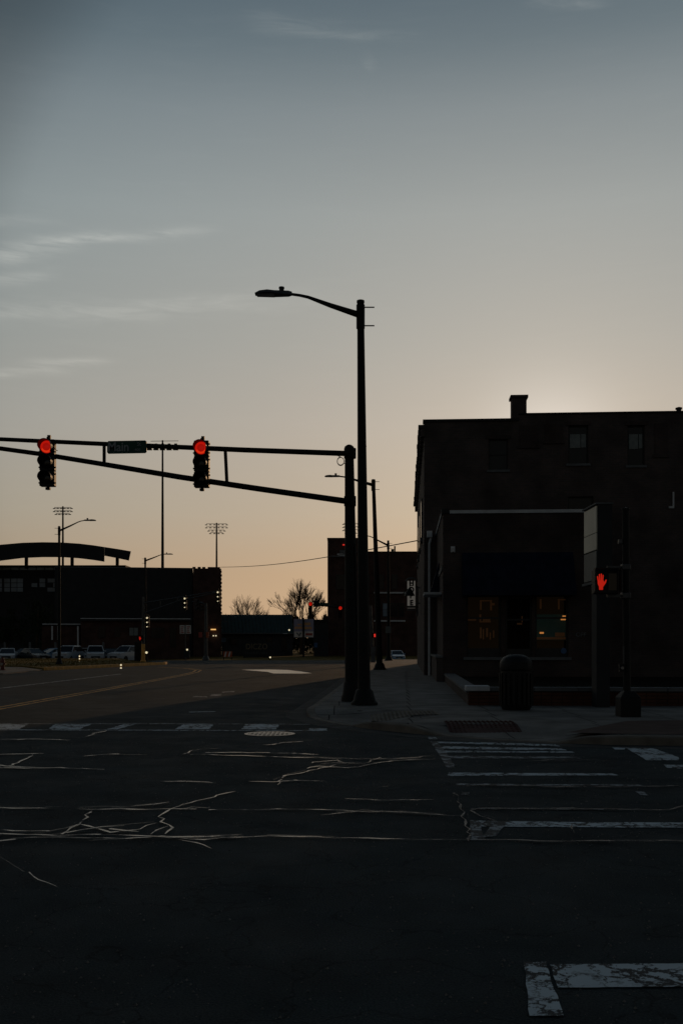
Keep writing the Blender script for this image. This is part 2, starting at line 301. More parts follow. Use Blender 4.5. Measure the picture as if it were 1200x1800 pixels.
M = dict(faint=mat('faded_lettering', (.26, .20, .13), .8, .3, 3), gutter=mat('gutter_concrete', (.075, .078, .078), .9, .35, 2.5, .3, 60, spec=.12), lit_sign=mat('backlit_sign_face', (.75, .73, .68), .6, .1, 3, emit=(.055, .050, .044), estr=1.0), redc=mat('red_lens_centre_lit', (.2, .01, .005), .3, .1, emit=(.30, .004, .002), estr=1.0), redlow=mat('red_lens_low_lit', (.3, .03, .01), .3, .1, emit=(.62, .030, .006), estr=1.0), hyd=mat('hydrant_red', (.16, .035, .025), .6, .2, 8), grit=mat('road_grit', (.16, .16, .155), .8, .4, 30), patch=mat('smooth_pale_concrete', (.85, .58, .26), .30, .30, 1.1, .2, 30, spec=.8),  # sign face gets added glow; patch colour holds warm road light
    earth=mat('dry_earth', (.05, .042, .030), .95, .4, .3), lot=asphalt_mat('lot_asphalt', (.03, .031, .033)),
    concrete=mat('concrete', (.20, .195, .185), .9, .38, 1.6, .3, 70, spec=.2), kerb=mat('kerb_concrete', (.21, .19, .165), .9, .3, 3, .3, 50, spec=.2),
    redpave=mat('red_concrete', (.085, .055, .048), .9, .3, 3, .3, 60, spec=.2), tactile=mat('tactile_red', (.085, .042, .038), .85, .3, 5, spec=.2),
    white=worn_paint('worn_white_paint', (.70, .82, .90), (.035, .040, .044), .40), faded=worn_paint('faded_white_paint', (.46, .53, .58), (.035, .040, .044), .49),
    yellow=worn_paint('worn_yellow_paint', (.80, .46, .10), (.035, .038, .040), .36),
    tar=tar_mat(),
    iron=mat('cast_iron', (.06, .055, .05), .35, .3, 8, .2, 90, metal=.7),
    steel=mat('dark_painted_steel', (.011, .012, .012), .68, .25, 3, spec=.3), steel2=mat('galvanised_steel', (.085, .09, .095), .5, .2, 5, metal=.5),
    black=mat('black_plastic', (.012, .012, .013), .55, .2, 6, spec=.3), green=mat('sign_green', (.010, .070, .055), .5, .15, 3, spec=.3),
    lettering=mat('reflective_lettering', (.30, .33, .36), .5, .1), white_sign=mat('white_sign_board', (.78, .77, .74), .6, .1, 3),
    red=mat('red_lens_lit', (.12, .01, .005), .4, .1, emit=(.44, .007, .003), estr=1.0), redhand=mat('red_hand_lit', (.1, .01, .005), .5, .1, 40, emit=(.38, .010, .004), estr=1.0),
    lens=mat('unlit_lens', (.015, .014, .013), .15, .2), led=mat('white_lamp_lit', (.6, .6, .5), .3, .05, emit=(1, .86, .55), estr=.75),  # white glow serves lit lamps, glints on signal heads and bright reflectors
    warm=mat('warm_lamp_lit', (.6, .4, .2), .3, .05, emit=(1, .55, .18), estr=.9), redtail=mat('red_tail_lit', (.4, .02, .01), .3, .05, emit=(.7, .03, .02), estr=.8),
    brickA=brick_mat('old_dark_brick', (.105, .078, .072), (.080, .065, .062), (.095, .090, .088)), brickB=brick_mat('brown_brick', (.085, .058, .052), (.064, .050, .048), (.076, .070, .068)),
    brickC=brick_mat('far_red_brick', (.10, .045, .035), (.075, .038, .032), (.08, .065, .06), s=2.0), brick=mat('wall_brick', (.10, .042, .028), .9, .45, 1.7, .3, 40, spec=.2),
    mortar=mat('mortar', (.035, .032, .030), .95, .2, 5), cap=mat('pale_cap_stone', (.62, .65, .68), .8, .15, 3, spec=.25), darkcap=mat('weathered_cap', (.14, .15, .16), .8, .2, 3, spec=.25),
    roofing=mat('dark_roofing', (.025, .025, .026), .9, .3, 2), wall_dark=mat('charcoal_cladding', (.022, .024, .027), .8, .2, 1.5), wall_grey=mat('grey_wall', (.06, .062, .065), .85, .25, 1.0),
    greenroof=mat('green_metal_roof', (.020, .055, .047), .6, .25, 1.2), glass=mat('window_glass', (.012, .016, .020), .10, .2, spec=.28), bluewin=mat('blue_window_glass', (.17, .25, .34), .15, .35, .6),
    blind=mat('pale_window_blind', (.22, .25, .25), .8, .15, 8), frame=mat('dark_window_frame', (.03, .03, .03), .7, .2, 4), canvas=mat('navy_canvas', (.012, .016, .032), .9, .3, 3, spec=.1),
    bark=mat('bark', (.10, .068, .045), .95, .35, 6, spec=.1), leaf=mat('dark_foliage', (.035, .045, .025), .9, .5, 3, spec=.1), grass=mat('dry_grass', (.14, .10, .022), .95, .45, 2.5, spec=.05, c2=(.21, .145, .035)),
    mulch=mat('mulch', (.018, .015, .012), .98, .4, 8, .6, 40, spec=.05), tyre=mat('tyre_rubber', (.012, .012, .012), .9, .1), rim=mat('alloy_rim', (.3, .3, .31), .35, .1, metal=.8),
    car_w=mat('white_car_paint', (.55, .57, .58), .25, .04), car_d=mat('dark_car_paint', (.02, .024, .03), .25, .1), car_b=mat('blue_car_paint', (.26, .42, .60), .25, .05), car_s=mat('silver_car_paint', (.40, .46, .52), .28, .05),
    headlamp=mat('headlamp_glass', (.5, .52, .55), .1, .05), orange=mat('safety_orange', (.50, .11, .04), .7, .2, 5), bb_blue=mat('billboard_blue', (.34, .33, .46), .7, .12, 2), bb_orange=mat('billboard_orange', (.85, .42, .15), .7, .1),
    bb_white=mat('billboard_white', (.80, .74, .70), .7, .1), signred=mat('sign_red_print', (.42, .08, .06), .7, .1), panel=mat('sign_panel_cream', (.88, .84, .70), .6, .12, 1.4), panel2=mat('sign_panel_grey', (.13, .15, .15), .6, .12, 2),
    signblue=mat('sticker_blue', (.04, .12, .28), .5, .1), yellowpost=mat('yellow_post', (.85, .44, .11), .7, .25, 4), cable=mat('cable', (.015, .015, .015), .8, .1),
    interior=mat('interior_glow', (.02, .015, .01), .9, .4, 2.0, emit=(.0024, .0014, .0006), estr=1.0), neon=mat('neon_tube_lit', (.2, .08, .03), .5, .1, emit=(.009, .004, .0014), estr=1.0), neon2=mat('display_lamp_lit', (.3, .12, .04), .5, .1, emit=(.40, .15, .035), estr=1.0),  # emission here stands in for reflections in the shop panes
    teal=mat('dim_teal_panel', (.02, .05, .05), .8, .3, 3, emit=(.0016, .0030, .0024), estr=1.0), asph=ASPH)

# ------------------------------------------------------------------ ground
def ground_sheet(name, x0, x1, ys, z, m, nx=2):
    b = MB(); xs = [x0+(x1-x0)*i/nx for i in range(nx+1)]
    vs = [(x, y, gz(y)+z) for y in ys for x in xs]
    fs = [(j*(nx+1)+i, j*(nx+1)+i+1, (j+1)*(nx+1)+i+1, (j+1)*(nx+1)+i) for j in range(len(ys)-1) for i in range(nx)]
    return struct(b.add(vs, fs).build(name, m, fix=False))
ground_sheet('ground', -3000, 3000, [-400, -20, 40, 84, 86, 88, 90, 92, 94, 96, 98, 100, 160, 600, 3500], -.03, M['earth'])
road = ground_sheet('road', -90, 90, [-60, -20, 0, 20, 40, 60, 84], 0, ASPH)
YS = [84, 86, 88, 90, 92, 94, 96, 98, 100, 104, 108]
def strip(name, f0, f1, ys, z, m):
    b = MB(); vs = []
    for y in ys: vs += [(f0(y), y, gz(y)+z), (f1(y), y, gz(y)+z)]
    return struct(b.add(vs, [(2*i, 2*i+1, 2*i+3, 2*i+2) for i in range(len(ys)-1)]).build(name, m, fix=False))
strip('far_street', lambda y: -16+.0*y, lambda y: 40, YS, 0, ASPH)
strip('parking_lot', lambda y: -75, lambda y: -16.01, [86, 90, 94, 98, 100, 104, 112, 120, 128], -.004, M['lot'])

_rp = random.Random(17); _mz = [0.0]
def mark(pix, m, name='crosswalk_bar', z=.004):
    P = [G(x, y, z) for x, y in pix]; out = []
    for a, c in zip(P, P[1:]+P[:1]):
        n = max(1, min(60, int((c-a).length/.07))); j = .0009*a.y
        for i in range(n): out.append(a.lerp(c, i/n)+(Vector((_rp.uniform(-j, j), _rp.uniform(-j, j), 0)) if i else Vector((0, 0, 0))))
    _mz[0] += .00006; b = MB(); b.poly([q+Vector((0, 0, _mz[0])) for q in out]); return b.build(name, m, road)
# crosswalk ahead
for x0, x1, x2, x3 in [(0, 50, 34, -20), (97, 160, 140, 84), (218, 238, 207, 188), (322, 376, 368, 308), (432, 490, 486, 424)]:
    mark([(x0, 1273.6), (x1, 1273.6), (x2, 1282.2), (x3, 1282.2)], M['white'])
mark([(544, 1280.4), (574, 1280.6), (575, 1285), (543, 1285)], M['white'])
for x in range(0, 3): pass
mark([(-400, 1271.8), (260, 1271.8), (260, 1273.2), (-400, 1273.2)], M['faded'], 'crosswalk_line')
mark([(262, 1271.9), (545, 1273.0), (545, 1274.0), (262, 1273.1)], M['faded'], 'crosswalk_line')
mark([(-400, 1282.6), (0, 1282.6), (545, 1284.0), (545, 1285.2), (0, 1284.0), (-400, 1284.0)], M['white'], 'crosswalk_line')
# crosswalk to the right
for q, k in [([(757, 1304), (866, 1306), (975, 1309), (984, 1312.5), (866, 1309), (759, 1307)], 'white'), ([(764, 1312), (985, 1316), (996, 1319.5), (767, 1316.5)], 'white'),
             ([(772, 1320), (1004, 1321.5), (1010, 1323.5), (774, 1323)], 'white'), ([(781, 1329), (1012, 1331), (1022, 1334), (784, 1333.5)], 'faded'),
             ([(788, 1358.5), (1075, 1360.5), (1086, 1363.5), (786, 1364.5)], 'white'), ([(800, 1378), (1120, 1380), (1130, 1382), (802, 1381)], 'faded'),
             ([(826, 1443), (1000, 1446), (1210, 1447), (1214, 1456), (1000, 1455), (826, 1453.5)], 'white'), ([(828, 1421), (1060, 1423), (1060, 1424.5), (826, 1423.5)], 'faded')]:
    mark(q, M[k])
for q, k in [([(752, 1296), (766, 1296.5), (769, 1300), (754, 1299.5)], 'white'), ([(756, 1304), (767, 1304), (784, 1322), (768, 1322)], 'faded'), ([(768, 1322), (784, 1322), (800, 1350), (785, 1350)], 'faded'),
             ([(812, 1393), (824, 1393), (822, 1398), (808, 1398)], 'faded'), ([(826, 1444), (842, 1444), (852, 1478), (826, 1478)], 'faded'), ([(868, 1447), (890, 1447), (872, 1470), (845, 1474)], 'faded'),
             ([(1075, 1314.5), (1098, 1315), (1096, 1318.5), (1080, 1318)], 'white'), ([(1098, 1315), (1148, 1316), (1192, 1332), (1190, 1337), (1136, 1337)], 'white'), ([(1165, 1345), (1212, 1345.5), (1212, 1353), (1172, 1350)], 'white'),
             ([(1115, 1392), (1130, 1392), (1140, 1400), (1124, 1398)], 'faded')]:
    mark(q, M[k], 'crosswalk_edge')
mark([(920, 1693), (958, 1693), (990, 1788), (930, 1788)], M['white'], 'stop_line')
mark([(966, 1697), (1260, 1695), (1266, 1736), (980, 1738)], M['white'], 'stop_line')
def line(pts, wid, m, name, z=.004, jit=0.0, rnd=None):
    """a ribbon of width wid along ground points"""
    b = MB(); P = []
    rnd = rnd or random
    for a, c in zip(pts[:-1], pts[1:]):
        n = max(1, int((c-a).length/.11)) if jit else max(1, int((c-a).length/3))
        P += [a.lerp(c, i/n) for i in range(n)]
    P.append(pts[-1]); vs = []
    for i, p in enumerate(P):
        t = (P[min(i+1, len(P)-1)]-P[max(i-1, 0)]); t.z = 0; t.normalize(); nn = Vector((-t.y, t.x, 0))
        q = p + Vector((rnd.uniform(-jit, jit), rnd.uniform(-jit, jit), 0)) if jit else p
        ww = wid*(rnd.uniform(.15, 1.5) if jit else 1)/2*((1.0-.45*abs(t.y)) if jit else 1)
        if jit and i in (0, len(P)-1): ww *= .2
        vs += [q-nn*ww+Vector((0, 0, z)), q+nn*ww+Vector((0, 0, z))]
    keep, on, left = [], True, 0
    for i in range(len(P)-1):                      # seals break off and take up again
        if left <= 0: on = (not jit) or rnd.random() < .80; left = rnd.randint(2, 9) if on else rnd.randint(1, 4)
        left -= 1
        if on: keep.append(i)
    b.add(vs, [(2*i, 2*i+1, 2*i+3, 2*i+2) for i in keep])
    if jit:                                        # thin side threads
        for i in range(2, len(P)-3, 3):
            if rnd.random() < .34:
                o_ = Vector((rnd.uniform(-1, 1), rnd.uniform(-1, 1), 0))*wid*1.7; c_ = wid*.16; k_ = min(len(P)-1, i+rnd.randint(2, 6)); z_ = Vector((0, 0, z+.004))
                b.add([P[i]+o_+z_, P[i]+o_+z_+Vector((0, c_, 0)), P[k_]+o_*.6+z_+Vector((0, c_, 0)), P[k_]+o_*.6+z_], [(0, 3, 2, 1)])
    return b.build(name, m, road)
c0 = [Vector((-7.55, 6, 0)), Vector((-7.42, 21.6, 0)), Vector((-7.28, 29.2, 0)), Vector((-7.15, 40, 0)), Vector((-7.1, 46, 0)), Vector((-7.2, 50, 0)), Vector((-7.6, 54, 0)), Vector((-8.9, 58, 0)), Vector((-11, 61, 0))]
line(c0, .11, M['yellow'], 'yellow_centre_line'); line([p+Vector((-.26, -.1*(i > 5), 0)) for i, p in enumerate(c0)], .11, M['yellow'], 'yellow_centre_line')
line([Vector((-11.2, 20, 0)), Vector((-10.9, 32, 0)), Vector((-10.4, 47, 0))], .12, M['white'], 'white_lane_line')
line([G(332, 1252), G(379, 1251)], .16, M['white'], 'lane_dash')  # bright glint on the road, drawn as a white painted streak
mark([(340, 1224), (362, 1224), (365, 1226), (338, 1226)], M['faded'], 'lane_dash'); mark([(372, 1221), (390, 1220), (388, 1224), (368, 1224.5)], M['faded'], 'lane_dash'); mark([(392, 1216), (412, 1215), (412, 1217), (390, 1218)], M['faded'], 'lane_dash')  # faint dusty patches on the road

mark([(424, 1177.4), (470, 1176.9), (506, 1177.9), (530, 1180.6), (548, 1183.6), (530, 1184.2), (481, 1184), (470, 1181.2), (440, 1178.7)], M['patch'], 'concrete_patch')  # warm light on the far road, put into a golden sheet
tar = [[(-60, 1356), (0, 1351), (20, 1347), (38, 1341), (50, 1332), (60, 1327)], [(150, 1331), (190, 1327), (260, 1328), (330, 1327), (420, 1330), (540, 1333.5), (640, 1336), (700, 1335), (760, 1330)],
       [(320, 1329), (338, 1322), (352, 1318), (378, 1317)], [(484, 1381), (505, 1366), (530, 1361), (545, 1356), (575, 1350), (603, 1342), (590, 1338), (565, 1340), (543, 1344)],
       [(538, 1354), (560, 1349), (610, 1352), (640, 1348), (680, 1340), (735, 1336)], [(290, 1470), (300, 1458), (285, 1448), (282, 1438), (290, 1430), (315, 1420), (350, 1410), (385, 1400), (418, 1394)],
       [(-200, 1424), (0, 1423), (140, 1424), (220, 1421), (294, 1413)], [(140, 1425), (290, 1425), (420, 1426), (540, 1425), (720, 1432), (812, 1438)],
       [(-200, 1467), (0, 1469), (100, 1472), (180, 1470), (290, 1474), (400, 1475), (470, 1473), (590, 1476), (700, 1478), (830, 1479)], [(830, 1479), (1000, 1482), (1200, 1481), (1400, 1480)],
       [(10, 1494), (60, 1484), (110, 1470), (140, 1452), (150, 1440), (157, 1428)], [(60, 1468), (110, 1460), (135, 1452), (160, 1455), (200, 1466), (240, 1462), (275, 1449)],
       [(-40, 1500), (0, 1508), (25, 1512), (40, 1522), (34, 1532), (70, 1550), (104, 1563)], [(285, 1376), (350, 1376), (380, 1379)], [(-100, 1352), (80, 1353), (110, 1352), (186, 1355)],
       [(800, 1384), (900, 1383), (1000, 1386), (1200, 1384)], [(1204, 1419), (1180, 1426), (1150, 1427), (1000, 1424), (850, 1424), (828, 1428), (836, 1434), (872, 1446)],
       [(800, 1405), (812, 1430), (818, 1455), (828, 1483)], [(-160, 1303), (0, 1302), (60, 1301), (126, 1303)], [(156, 1297), (168, 1290), (192, 1286)], [(436, 1376), (480, 1377), (520, 1375), (572, 1377)],
       [(200, 1480), (290, 1474), (360, 1481), (415, 1475)], [(560, 1437), (640, 1428), (760, 1434)], [(20, 1478), (80, 1476), (220, 1478)], [(640, 1336), (700, 1339), (790, 1336)], [(320, 1480), (360, 1490), (372, 1497)],
       [(560, 1345), (590, 1344), (640, 1344), (668, 1334)], [(460, 1312), (500, 1308), (540, 1305)], [(-80, 1330), (30, 1328), (80, 1327)],
       [(-60, 1474), (20, 1471), (70, 1475), (130, 1476), (210, 1472), (300, 1477), (420, 1473)], [(-40, 1486), (30, 1480), (90, 1474), (150, 1462), (215, 1455)], [(0, 1463), (50, 1466), (120, 1462), (190, 1461), (250, 1466)],
       [(100, 1490), (160, 1483), (230, 1479)], [(262, 1471), (280, 1464), (296, 1455)], [(310, 1428), (340, 1423), (366, 1424)], [(-40, 1344), (16, 1350), (60, 1352)], [(470, 1473), (520, 1472), (588, 1474)], [(330, 1325), (470, 1326), (560, 1329)],
       [(1000, 1452), (1006, 1460), (1004, 1470)], [(600, 1408), (690, 1411), (760, 1410)], [(930, 1340), (1010, 1338), (1080, 1341)], [(640, 1388), (690, 1386)], [(805, 1384), (796, 1395), (801, 1405)]]
rr = random.Random(3)
for ti, t in enumerate(tar):
    yy = sum(G(x, y).y for x, y in t)/len(t); line([G(x, y) for x, y in t], (.0022 if t[0] == (-40, 1500) else .0040)*yy, M['tar'], 'tar_seal', z=.0135+.00025*ti, jit=.0030*yy, rnd=rr)

# manhole cover
p = G(474, 1290.5)
mh = thing('manhole_cover', 'round cast iron manhole cover beside the crosswalk ahead', 'manhole cover', p)
MB().lathe([(.40, -.02), (.40, .009), (.335, .009), (.335, -.02)], p, 32).build('cover_frame', M['iron'], mh)
MB().lathe([(.325, -.02), (.325, .010), (.0, .012)], p, 32).build('lid', M['iron'], mh)
b = MB()
for i in range(-4, 5):
    for j in range(-4, 5):
        if i*i+j*j < 18: b.box(p+Vector((i*.068, j*.068, .013)), (.04, .04, .008))
stuff(b.build('grip_stud', M['iron'], mh))

# ------------------------------------------------------------------ right-hand corner: kerb, slabs, ramps
SL = .0625
curb = [(3.20, 83), (1.15, 56), (.45, 42), (-.12, 30), (-.62, 21), (-.70, 20.2), (-.68, 19.5), (-.50, 18.7), (-.05, 17.5), (.55, 16.45), (1.32, 15.5), (2.2, 14.7), (3.03, 14.2), (3.9, 13.95), (5.2, 13.8), (9, 13.55), (40, 11.6)]
ramps = [((-.25, 18.1), .95), ((2.25, 14.75), .85)]
def edge_d(x, y):
    best = 1e9
    for (ax, ay), (bx, by) in zip(curb[:-1], curb[1:]):
        dx_, dy_ = bx-ax, by-ay; t = max(0, min(1, ((x-ax)*dx_+(y-ay)*dy_)/(dx_*dx_+dy_*dy_))); best = min(best, sqrt((x-ax-t*dx_)**2+(y-ay-t*dy_)**2))
    return best
def hw(x, y):
    k = 0
    for (cx, cy), r in ramps:
        d = sqrt((x-cx)**2+(y-cy)**2); k = max(k, 1-sstep(r, r+.75, d))
    return .13-.118*k
def densify(pl, step):
    o = []
    for a, c in zip(pl[:-1], pl[1:]):
        n = max(1, int(sqrt((c[0]-a[0])**2+(c[1]-a[1])**2)/step)); o += [(a[0]+(c[0]-a[0])*i/n, a[1]+(c[1]-a[1])*i/n) for i in range(n)]
    return o+[pl[-1]]
dc = densify(curb, .35)
dc = [q for i, q in enumerate(dc) if q[1] < 24 and q[0] < 10 or i % 6 == 0]
def inward(i, d):
    a, c = dc[max(0, i-1)], dc[min(len(dc)-1, i+1)]; t = Vector((c[0]-a[0], c[1]-a[1])).normalized(); n = Vector((-t.y, t.x)); return (dc[i][0]+n.x*d, dc[i][1]+n.y*d)
b = MB(); vs = []
for i, (x, y) in enumerate(dc):
    h = hw(x, y); q = inward(i, .02); q2 = inward(i, .15)
    vs += [(x, y, -.05), (x, y, h-.02), (q[0], q[1], h), (q2[0], q2[1], h), (q2[0], q2[1], -.05)]
b.add(vs, [(5*i+k, 5*i+k+1, 5*i+5+k+1, 5*i+5+k) for i in range(len(dc)-1) for k in range(4)])
kerb = struct(b.build('kerb', M['kerb']))
b = MB(); vs = []
for i, (x, y) in enumerate(dc):
    q = inward(i, -.42); vs += [(x, y, .003), (q[0], q[1], .003)]
struct(b.add(vs, [(2*i, 2*i+1, 2*i+3, 2*i+2) for i in range(len(dc)-1)]).build('gutter', M['gutter']))
inner = [inward(i, .156) for i in range(len(dc))]
side = inner + [(40, 34), (8.4, 33.6), (3.40, 34.0), (4.9, 60), (6.4, 83)]
def clip(poly, x0, y0, x1, y1):
    for ax, lim, sg in ((0, x0, 1), (0, x1, -1), (1, y0, 1), (1, y1, -1)):
        out = []
        for i, p_ in enumerate(poly):
            q_ = poly[i-1]; a_, c_ = (p_[ax]-lim)*sg >= 0, (q_[ax]-lim)*sg >= 0
            if a_ != c_:
                t = (lim-q_[ax])/(p_[ax]-q_[ax]); out.append((q_[0]+(p_[0]-q_[0])*t, q_[1]+(p_[1]-q_[1])*t))
            if a_: out.append(p_)
        poly = out
        if not poly: return []
    return poly
red_zone = [(3.25, 14.42), (3.9, 14.2), (5.2, 14.05), (9, 13.78), (40, 11.8), (40, 14.6), (9, 16.55), (5.6, 16.75), (4.75, 16.6), (4.0, 15.5)]
def inpoly(x, y, pl):
    c_ = False
    for i in range(len(pl)):
        (xa, ya), (xb, yb) = pl[i], pl[i-1]
        if (ya > y) != (yb > y) and x < (xb-xa)*(y-ya)/(yb-ya)+xa: c_ = not c_
    return c_
sw = MB()
swo = struct(MB().poly([(x, y, .05+gz(y)) for x, y in [(3.2, 30), (3.4, 34), (4.9, 60), (6.4, 83), (3.6, 83), (1.5, 56), (.8, 42), (.25, 30)]]).build('sidewalk', M['concrete']))
def slab(x0, y0, x1, y1, sub, name, par, m):
    b = MB(); n = 0
    for i in range(sub):
        for j in range(sub):
            a0, a1 = x0+(x1-x0)*i/sub, x0+(x1-x0)*(i+1)/sub; b0, b1 = y0+(y1-y0)*j/sub, y0+(y1-y0)*(j+1)/sub
            pl = clip(side, a0, b0, a1, b1)
            if len(pl) > 2: b.poly([(x, y, hw(x, y)+.002) for x, y in pl]); n += 1
    if n:
        o = b.build(name, m, par, fix=False); return o
cell = 1.5
def cellgrid(ya, yb, xa, xb, cs, sub):
    y = ya
    while y < yb:
        x = xa
        while x < xb:
            off = SL*(y-20); slab(x+off+.012, y+.012, x+off+cs-.012, y+cs-.012, sub, 'paving_slab', swo, M['concrete']); x += cs
        y += cs
cellgrid(13.3, 22.3, -1.6, 13.4, cell, 3)
cellgrid(22.3, 46.3, -1.6, 4.4, cell, 1)
b = MB(); b.poly([(x, y, .131) for x, y in clip(side, -5, 46.32, 45, 83)]); b.build('paving_sheet', M['concrete'], swo)
b = MB(); b.poly([(x, y, .131) for x, y in clip(side, 13.42, 5, 45, 22.3)]); b.build('paving_sheet', M['concrete'], swo)
b = MB(); b.poly([(x, y, .115) for x, y in clip(side, 4.6, 22.31, 45, 34)]); b.build('forecourt', M['lot'], swo)
# dark joint bed below the slabs
b = MB()
for i in range(60):
    for j in range(40):
        pl = clip(side, -1.6+i*.25, 13.3+j*.25, -1.35+i*.25, 13.55+j*.25)
        if len(pl) > 2: b.poly([(x, y, hw(x, y)-.012) for x, y in pl])
b.build('joint_bed', M['mortar'], swo, fix=False)
# red strip beside the right kerb
b = MB(); b.poly([(x, y, .139) for x, y in red_zone]); struct(b.build('red_pavement', M['redpave']))
for (px0, px1, py0, py1, nm) in [(652, 772, 1263.5, 1271, 0), (786, 912, 1284, 1293, 1)]:
    a0 = G(px0, (py0+py1)/2); a1 = G(px1, (py0+py1)/2); Yn, Yf = G(0, py1).y+.15, G(0, py0).y+.15
    tp = MB(); xs = [a0.x+(a1.x-a0.x)*i/12 for i in range(13)]
    vs = [(x, y, hw(x, y)+.012) for y in (Yn, (Yn+Yf)/2, Yf) for x in xs]
    tp.add(vs, [(j*13+i, j*13+i+1, (j+1)*13+i+1, (j+1)*13+i) for j in range(2) for i in range(12)])
    tpo = tp.build('tactile_plate', M['tactile'] if nm else M['kerb'], swo, fix=False)
    b = MB(); nx = int((a1.x-a0.x)/.075); ny = max(2, int((Yf-Yn)/.10))
    for i in range(nx):
        for j in range(ny):
            x, y = a0.x+.04+i*.075, Yn+.05+j*.1; b.lathe([(.024, hw(x, y)+.012), (.016, hw(x, y)+.026)], (x, y, 0), 6)
    stuff(b.build('tactile_dome', M['tactile'] if nm else M['kerb'], tpo))

# ------------------------------------------------------------------ left verge
isl = [(-16.0, 53.6), (-15.0, 57.5), (-13.6, 63), (-12.3, 68.6), (-12.5, 70.2), (-13.6, 71.5), (-16.5, 78), (-20, 90), (-75, 90), (-75, 66), (-26, 63), (-19, 59.5)]
b = MB(); b.prism([(x, y, -.1) for x, y in isl], (0, 0, .22)); grass = struct(b.build('grass_verge', M['grass']))
b = MB(); rg = random.Random(5)
for i in range(9000):
    x, y = rg.uniform(-40, -12.3), rg.uniform(54, 90)
    if inpoly(x, y, isl):
        h = rg.uniform(.03, .09); a = rg.uniform(0, 6.3); dx_, dy_ = cos(a)*.03, sin(a)*.03
        b.add([(x-dx_, y-dy_, .119), (x+dx_, y+dy_, .119), (x+rg.uniform(-.03, .03), y+rg.uniform(-.03, .03), .12+h)], [(0, 1, 2)])
stuff(b.build('grass', M['grass'], fix=False))
kb = MB(); kp = [(-16.0, 53.6), (-15.0, 57.5), (-13.6, 63), (-12.3, 68.6), (-12.45, 70.3)]
for a, c in zip(kp[:-1], kp[1:]):
    t = Vector((c[0]-a[0], c[1]-a[1], 0)).normalized(); n = Vector((t.y, -t.x, 0))*.17
    kb.prism([Vector((*a, -.05)), Vector((*c, -.05)), Vector((*c, -.05))+n, Vector((*a, -.05))+n], (0, 0, .215))
struct(kb.build('verge_kerb', M['yellowpost']))
b = MB(); b.prism([(-15.75, 46.4, -.05), (-16.0, 53.3, -.05), (-19, 59.2, -.05), (-26, 62.7, -.05), (-60, 65, -.05), (-60, 58, -.05), (-26, 54, -.05), (-20.5, 50, -.05), (-19, 46.2, -.05)], (0, 0, .10)); struct(b.build('footpath', M['kerb']))
# far kerb and verge across the end of the street
b = MB(); b.prism([(-60, 128, -.5), (-16, 101, -.5), (-13, 99, -.5), (-7, 98.5, -.5), (3, 104, -.5), (20, 110, -.5), (60, 112, -.5), (60, 400, -.5), (-60, 400, -.5)], (0, 0, .15)); struct(b.build('far_verge', M['grass']))
b = MB(); ep = [(-16, 100.6), (-13, 98.6), (-7, 98.1), (3, 103.5), (20, 109.4)]
for a, c in zip(ep[:-1], ep[1:]): b.prism([(a[0], a[1], -.5), (c[0], c[1], -.5), (c[0], c[1]+.35, -.5), (a[0], a[1]+.35, -.5)], (0, 0, .17))
struct(b.build('far_kerb', M['kerb']))

# ------------------------------------------------------------------ corner block frame (buildings on the right)
ANG = atan(.064); U = Vector((cos(ANG), -sin(ANG), 0)); V = Vector((sin(ANG), cos(ANG), 0)); O = Vector((3.46, 34.0, 0))
def B(u, v, z=0): return O + U*u + V*v + Vector((0, 0, z))
RB = -ANG
def bbox(mb, u0, v0, z0, u1, v1, z1):
    return mb.box(B((u0+u1)/2, (v0+v1)/2, (z0+z1)/2), (abs(u1-u0), abs(v1-v0), abs(z1-z0)), RB)
def uv_of(px, v):       # u along a wall at depth v for a photo column
    k = (px-600)/F; o = O+V*v            # solve (o+U u).x = k*(o+U u).y
    return (k*o.y-o.x)/(U.x-k*U.y)
def zv_of(px, py, v): return ZZ(py, (O+V*v+U*uv_of(px, v)).y)

def wall_with_holes(mb, u0, u1, z0, z1, v, th, holes):
    """a slab of wall in the block frame, pieced round rectangular openings"""
    us = sorted({u0, u1} | {h[0] for h in holes} | {h[1] for h in holes}); zs = sorted({z0, z1} | {h[2] for h in holes} | {h[3] for h in holes})
    for a, c in zip(us[:-1], us[1:]):
        col = []
        for d, e in zip(zs[:-1], zs[1:]):
            mu, mz = (a+c)/2, (d+e)/2
            if any(h[0] < mu < h[1] and h[2] < mz < h[3] for h in holes): continue
            if col and abs(col[-1][1]-d) < 1e-6: col[-1][1] = e
            else: col.append([d, e])
        for d, e in col: bbox(mb, a, v, d, c, v+th, e)
def sash(par, u0, u1, z0, z1, v, blind=False, label=None, stone=True):
    f = MB(); t = .05
    for a in ((u0, z0, u0+t, z1), (u1-t, z0, u1, z1), (u0+t, z1-t, u1-t, z1), (u0+t, z0, u1-t, z0+t), (u0+t, (z0+z1)/2-.025, u1-t, (z0+z1)/2+.025)): bbox(f, a[0], v+.10, a[1], a[2], v+.17, a[3])
    wn = f.build('window', M['frame'], par)
    bbox(MB(), u0+t-.01, v+.13, z0+t-.01, u1-t+.01, v+.145, z1-t+.01).build('pane', M['glass'], wn)
    if blind:
        bb = MB(); zc = z1-(z1-z0)*.58; bbox(bb, u0+.08, v+.095, zc, (u0+u1)/2+.10, v+.098, z1-.34); bbox(bb, (u0+u1)/2+.13, v+.095, zc+.02, u1-.07, v+.098, z1-.34)
        bb.build('blind', M['blind'], wn)
    bbox(MB(), u0-.08, v-.06, z0-.10, u1+.08, v+.16, z0-.002).build('sill', M['darkcap'] if stone else M['frame'], wn)
    return wn

